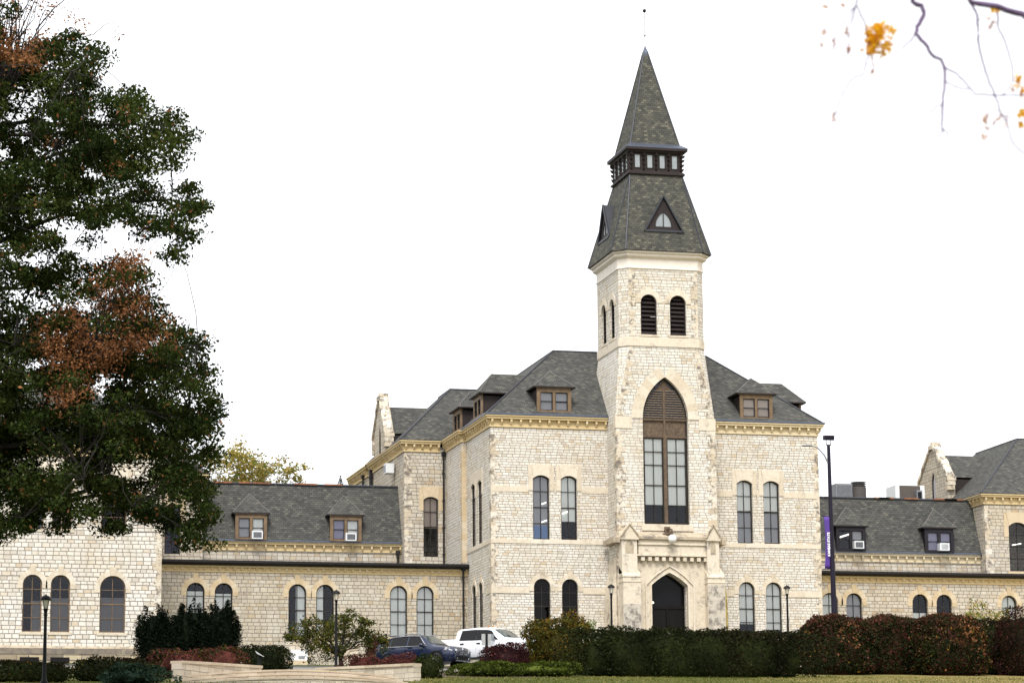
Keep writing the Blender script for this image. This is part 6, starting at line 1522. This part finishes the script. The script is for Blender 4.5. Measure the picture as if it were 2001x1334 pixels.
# --- trees behind the left wing, seen over its ridge
bl = [(430, 905, .8), (450, 885, .8), (470, 905, .9), (490, 890, .8), (510, 912, .9), (530, 905, .7), (545, 925, .7), (480, 925, .9), (440, 930, .8), (560, 928, .6), (455, 935, .8), (520, 930, .8)]
small_tree(490, 1150, 45, 'autumn_tree', 'pale yellow autumn tree rising behind the left wing roof', 'tree', bl, ['yellow', 'brightg'], [.8, .2], 300, .24, 'gbark', hub=10.5, r0=.2)
small_tree(418, 1150, 42, 'bare_tree', 'nearly bare grey tree beside the yellow one behind the roof', 'tree', [(405, 915, .8), (425, 890, .7), (418, 905, .7), (430, 925, .7), (412, 880, .5), (436, 900, .6)], ['yellow'], [1], 12, .2, 'gbark', hub=10.5, r0=.16)
def spruce(px, pyt, Y, label, w=1.0):
    x, zg = XY(px, 1100, Y), gz(0); h = ZY(px, pyt, Y) - zg; r = props(empty('spruce_tree', (x, Y, zg)), label, 'spruce', 'distant spruce tops over the roof ridge'); P = []
    n = 2600; z = 1 - rng.random(n) ** .7 * .45; a = rng.uniform(0, 6.28, n); lay = .65 + .35 * np.sin(z * h * 9); rad = (1 - z) * h * .28 * w * lay * rng.random(n) ** .5 + .05
    P = np.stack([np.cos(a) * rad, np.sin(a) * rad, z * h], 1); leafset('crown', P, .16, ['yew', 'hedge'], r, pick=rng.integers(0, 2, n), asp=.35)
    q = MB(); q.tube([(0, 0, 0), (0, 0, h * .98)], [.25, .02], 8); q.build('trunk', M['bark'], r)
spruce(585, 926, 48, 'narrow dark spruce tip, left of the two over the wing ridge'); spruce(665, 928, 46, 'narrow dark spruce tip nearest the side block, over the wing ridge', 1.1)

# --- overhanging branch at the top right, close to the camera
BYc = -128.0
x, zg = XY(2250, 1000, BYc), gz(BYc)
loc = props(empty('locust_tree', (x, BYc, zg)), 'overhanging bare branch, lens-fringed purple, with golden leaflets at the top right', 'tree'); lo = np.array([x, BYc, zg])
def LB(px, py, d=0): return PY(px, py, BYc + d) - lo
q = MB(); q.tube([(0, 0, -.2), (.05, .1, 3), (.0, .0, 7.5), (-.2, 0, 9.0)], [.26, .2, .15, .09], 10); q.build('trunk', M['pbark'], loc, smooth=60)
pxm = FPX and 1 / (FPX / 22.6)
def twig(pts, w0, w1, d=0.0):
    n = len(pts); base = [LB(p[0], p[1], d) for p in pts]; out = []
    for i in range(n - 1):
        for f in np.linspace(0, 1, 4)[:-1]: out.append(base[i] + (base[i + 1] - base[i]) * f + rng.normal(size=3) * .004)
    out.append(base[-1]); tb.tube(out, np.linspace(w0 + 1.0, w1 + 1.7, len(out)) * pxm * .5, 6)
tb = MB()
top = np.array([-.2, 0, 9.0])
tb.tube(limbpath(top, LB(2100, 120), .02, 6, .05), np.linspace(.06, .03, 6), 7); tb.tube(limbpath(top, LB(1800, -120), .05, 7, .05), np.linspace(.05, .02, 7), 7)
twig([(2100, 120), (2001, 30), (1950, 14), (1897, 4), (1885, -30)], 15, 9)
twig([(1800, -120), (1784, -30), (1783, 5), (1800, 12), (1806, 28), (1796, 48), (1789, 66), (1805, 85), (1822, 108), (1838, 118), (1845, 132), (1848, 160), (1842, 200), (1841, 235), (1842, 258)], 12, 2.2)
twig([(1845, 130), (1870, 145), (1890, 165), (1905, 184), (1960, 186), (2010, 187)], 3, 1.6, .1); twig([(1848, 160), (1875, 172), (1893, 175)], 2, 1.4); twig([(1789, 66), (1780, 80), (1768, 90), (1750, 104)], 3, 1.2)
twig([(1841, 205), (1828, 210), (1820, 225), (1806, 258)], 2, 1); twig([(1842, 258), (1828, 272), (1822, 290)], 2, 1); twig([(1842, 250), (1852, 262), (1848, 290), (1842, 305)], 2, 1)
twig([(1897, 4), (1910, 30), (1912, 55), (1910, 75), (1918, 110), (1926, 140), (1940, 175), (1955, 215), (1970, 245), (1976, 275), (2005, 302)], 5, 1.4, .2); twig([(1950, 16), (1950, 50), (1964, 82), (1975, 120), (1980, 160)], 3.5, 1.5, .3); twig([(1980, 160), (1958, 188)], 1.6, 1, .3)
twig([(1680, -60), (1673, 10), (1688, 40), (1697, 75), (1697, 110), (1686, 145), (1665, 155), (1645, 185), (1632, 225)], 3, 1, .2); tb.tube(limbpath(LB(1800, -120), LB(1680, -60, .2), .03, 5, .03), np.linspace(.02, .006, 5), 5)
for (px, py) in ((1655, 65), (1630, 90), (1657, 98), (1610, 62), (1705, 130)): twig([(1673, 10 if px < 1700 else 60), ((1673 + px) / 2, 18 + py * .3), (px + 2, py - 16), (px, py + 10)], 1.2, .3, .2)
for (px, py, qx, qy) in ((1926, 235, 1955, 215), (1926, 268, 1958, 225), (1967, 235, 1962, 228), (1936, 50, 1911, 40), (1629, 230, 1632, 222)): twig([(qx, qy), (px + 4, py - 12), (px, py + 8)], 1.0, .3, .2)
tb.build('limb', M['pbark'], loc, smooth=60)
OP = []; PK = []
def spray(px, py, n, sx, sy, L, dz=.2):
    for _ in range(int(n * 1.4)): L.append(LB(px + random.gauss(0, sx), py + random.gauss(0, sy), dz + random.gauss(0, .05)))
for (px, py, n, sx, sy) in ((1712, 72, 75, 11, 13), (1706, 85, 45, 9, 10), (1718, 55, 30, 9, 7), (1735, 90, 18, 5, 10), (1700, 100, 16, 4, 6), (1738, 62, 10, 8, 4), (1990, 160, 14, 4, 7), (1997, 225, 10, 4, 8), (1998, 180, 8, 3, 5), (1944, 20, 8, 5, 4), (1997, 240, 6, 3, 4)): spray(px, py, n, sx, sy, OP)
for (px, py, n, sx, sy) in ((1655, 65, 5, 3, 10), (1630, 90, 8, 3, 8), (1657, 98, 8, 2, 10), (1610, 62, 6, 3, 5), (1611, 15, 3, 3, 4), (1705, 130, 5, 3, 8), (1629, 230, 7, 2, 7), (1926, 235, 8, 3, 8), (1926, 268, 6, 3, 5), (1950, 230, 5, 3, 6), (1936, 50, 8, 4, 8), (1967, 235, 5, 4, 10), (1604, 88, 3, 2, 4), (1650, 10, 3, 4, 3), (1985, 170, 5, 4, 6)): spray(px, py, n, sx, sy, PK)
leafset('golden_leaflet', np.array(OP), .075, ['orange'], loc, asp=.38)['kind'] = 'stuff'; leafset('washed_leaflet', np.array(PK), .062, ['pinkleaf'], loc, asp=.38)['kind'] = 'stuff'

# --- grass on the visible strip of lawn
N = 42000; gx_ = rng.uniform(-42, 22, N); gy_ = rng.uniform(-47, -21, N)
gp = np.stack([gx_, gy_, -.4 + .086 * gy_ + rng.uniform(.0, .05, N)], 1)
gp = gp[(gp[:, 1] < -29 + (gp[:, 0] + 18) * .28) & ~((gp[:, 0] < -23) & (gp[:, 1] > -44.5))]
strw = np.clip((gp[:, 0] + 8) / 24 + smooth_noise(gp, .5, 77) * .22, 0.04, .85)
props(leafset('grass', gp, .11, ['blade', 'straw'], asp=.25, pick=(rng.random(len(gp)) < strw).astype(int)), 'short green and straw coloured lawn grass along the bottom edge', 'grass', kind='stuff')
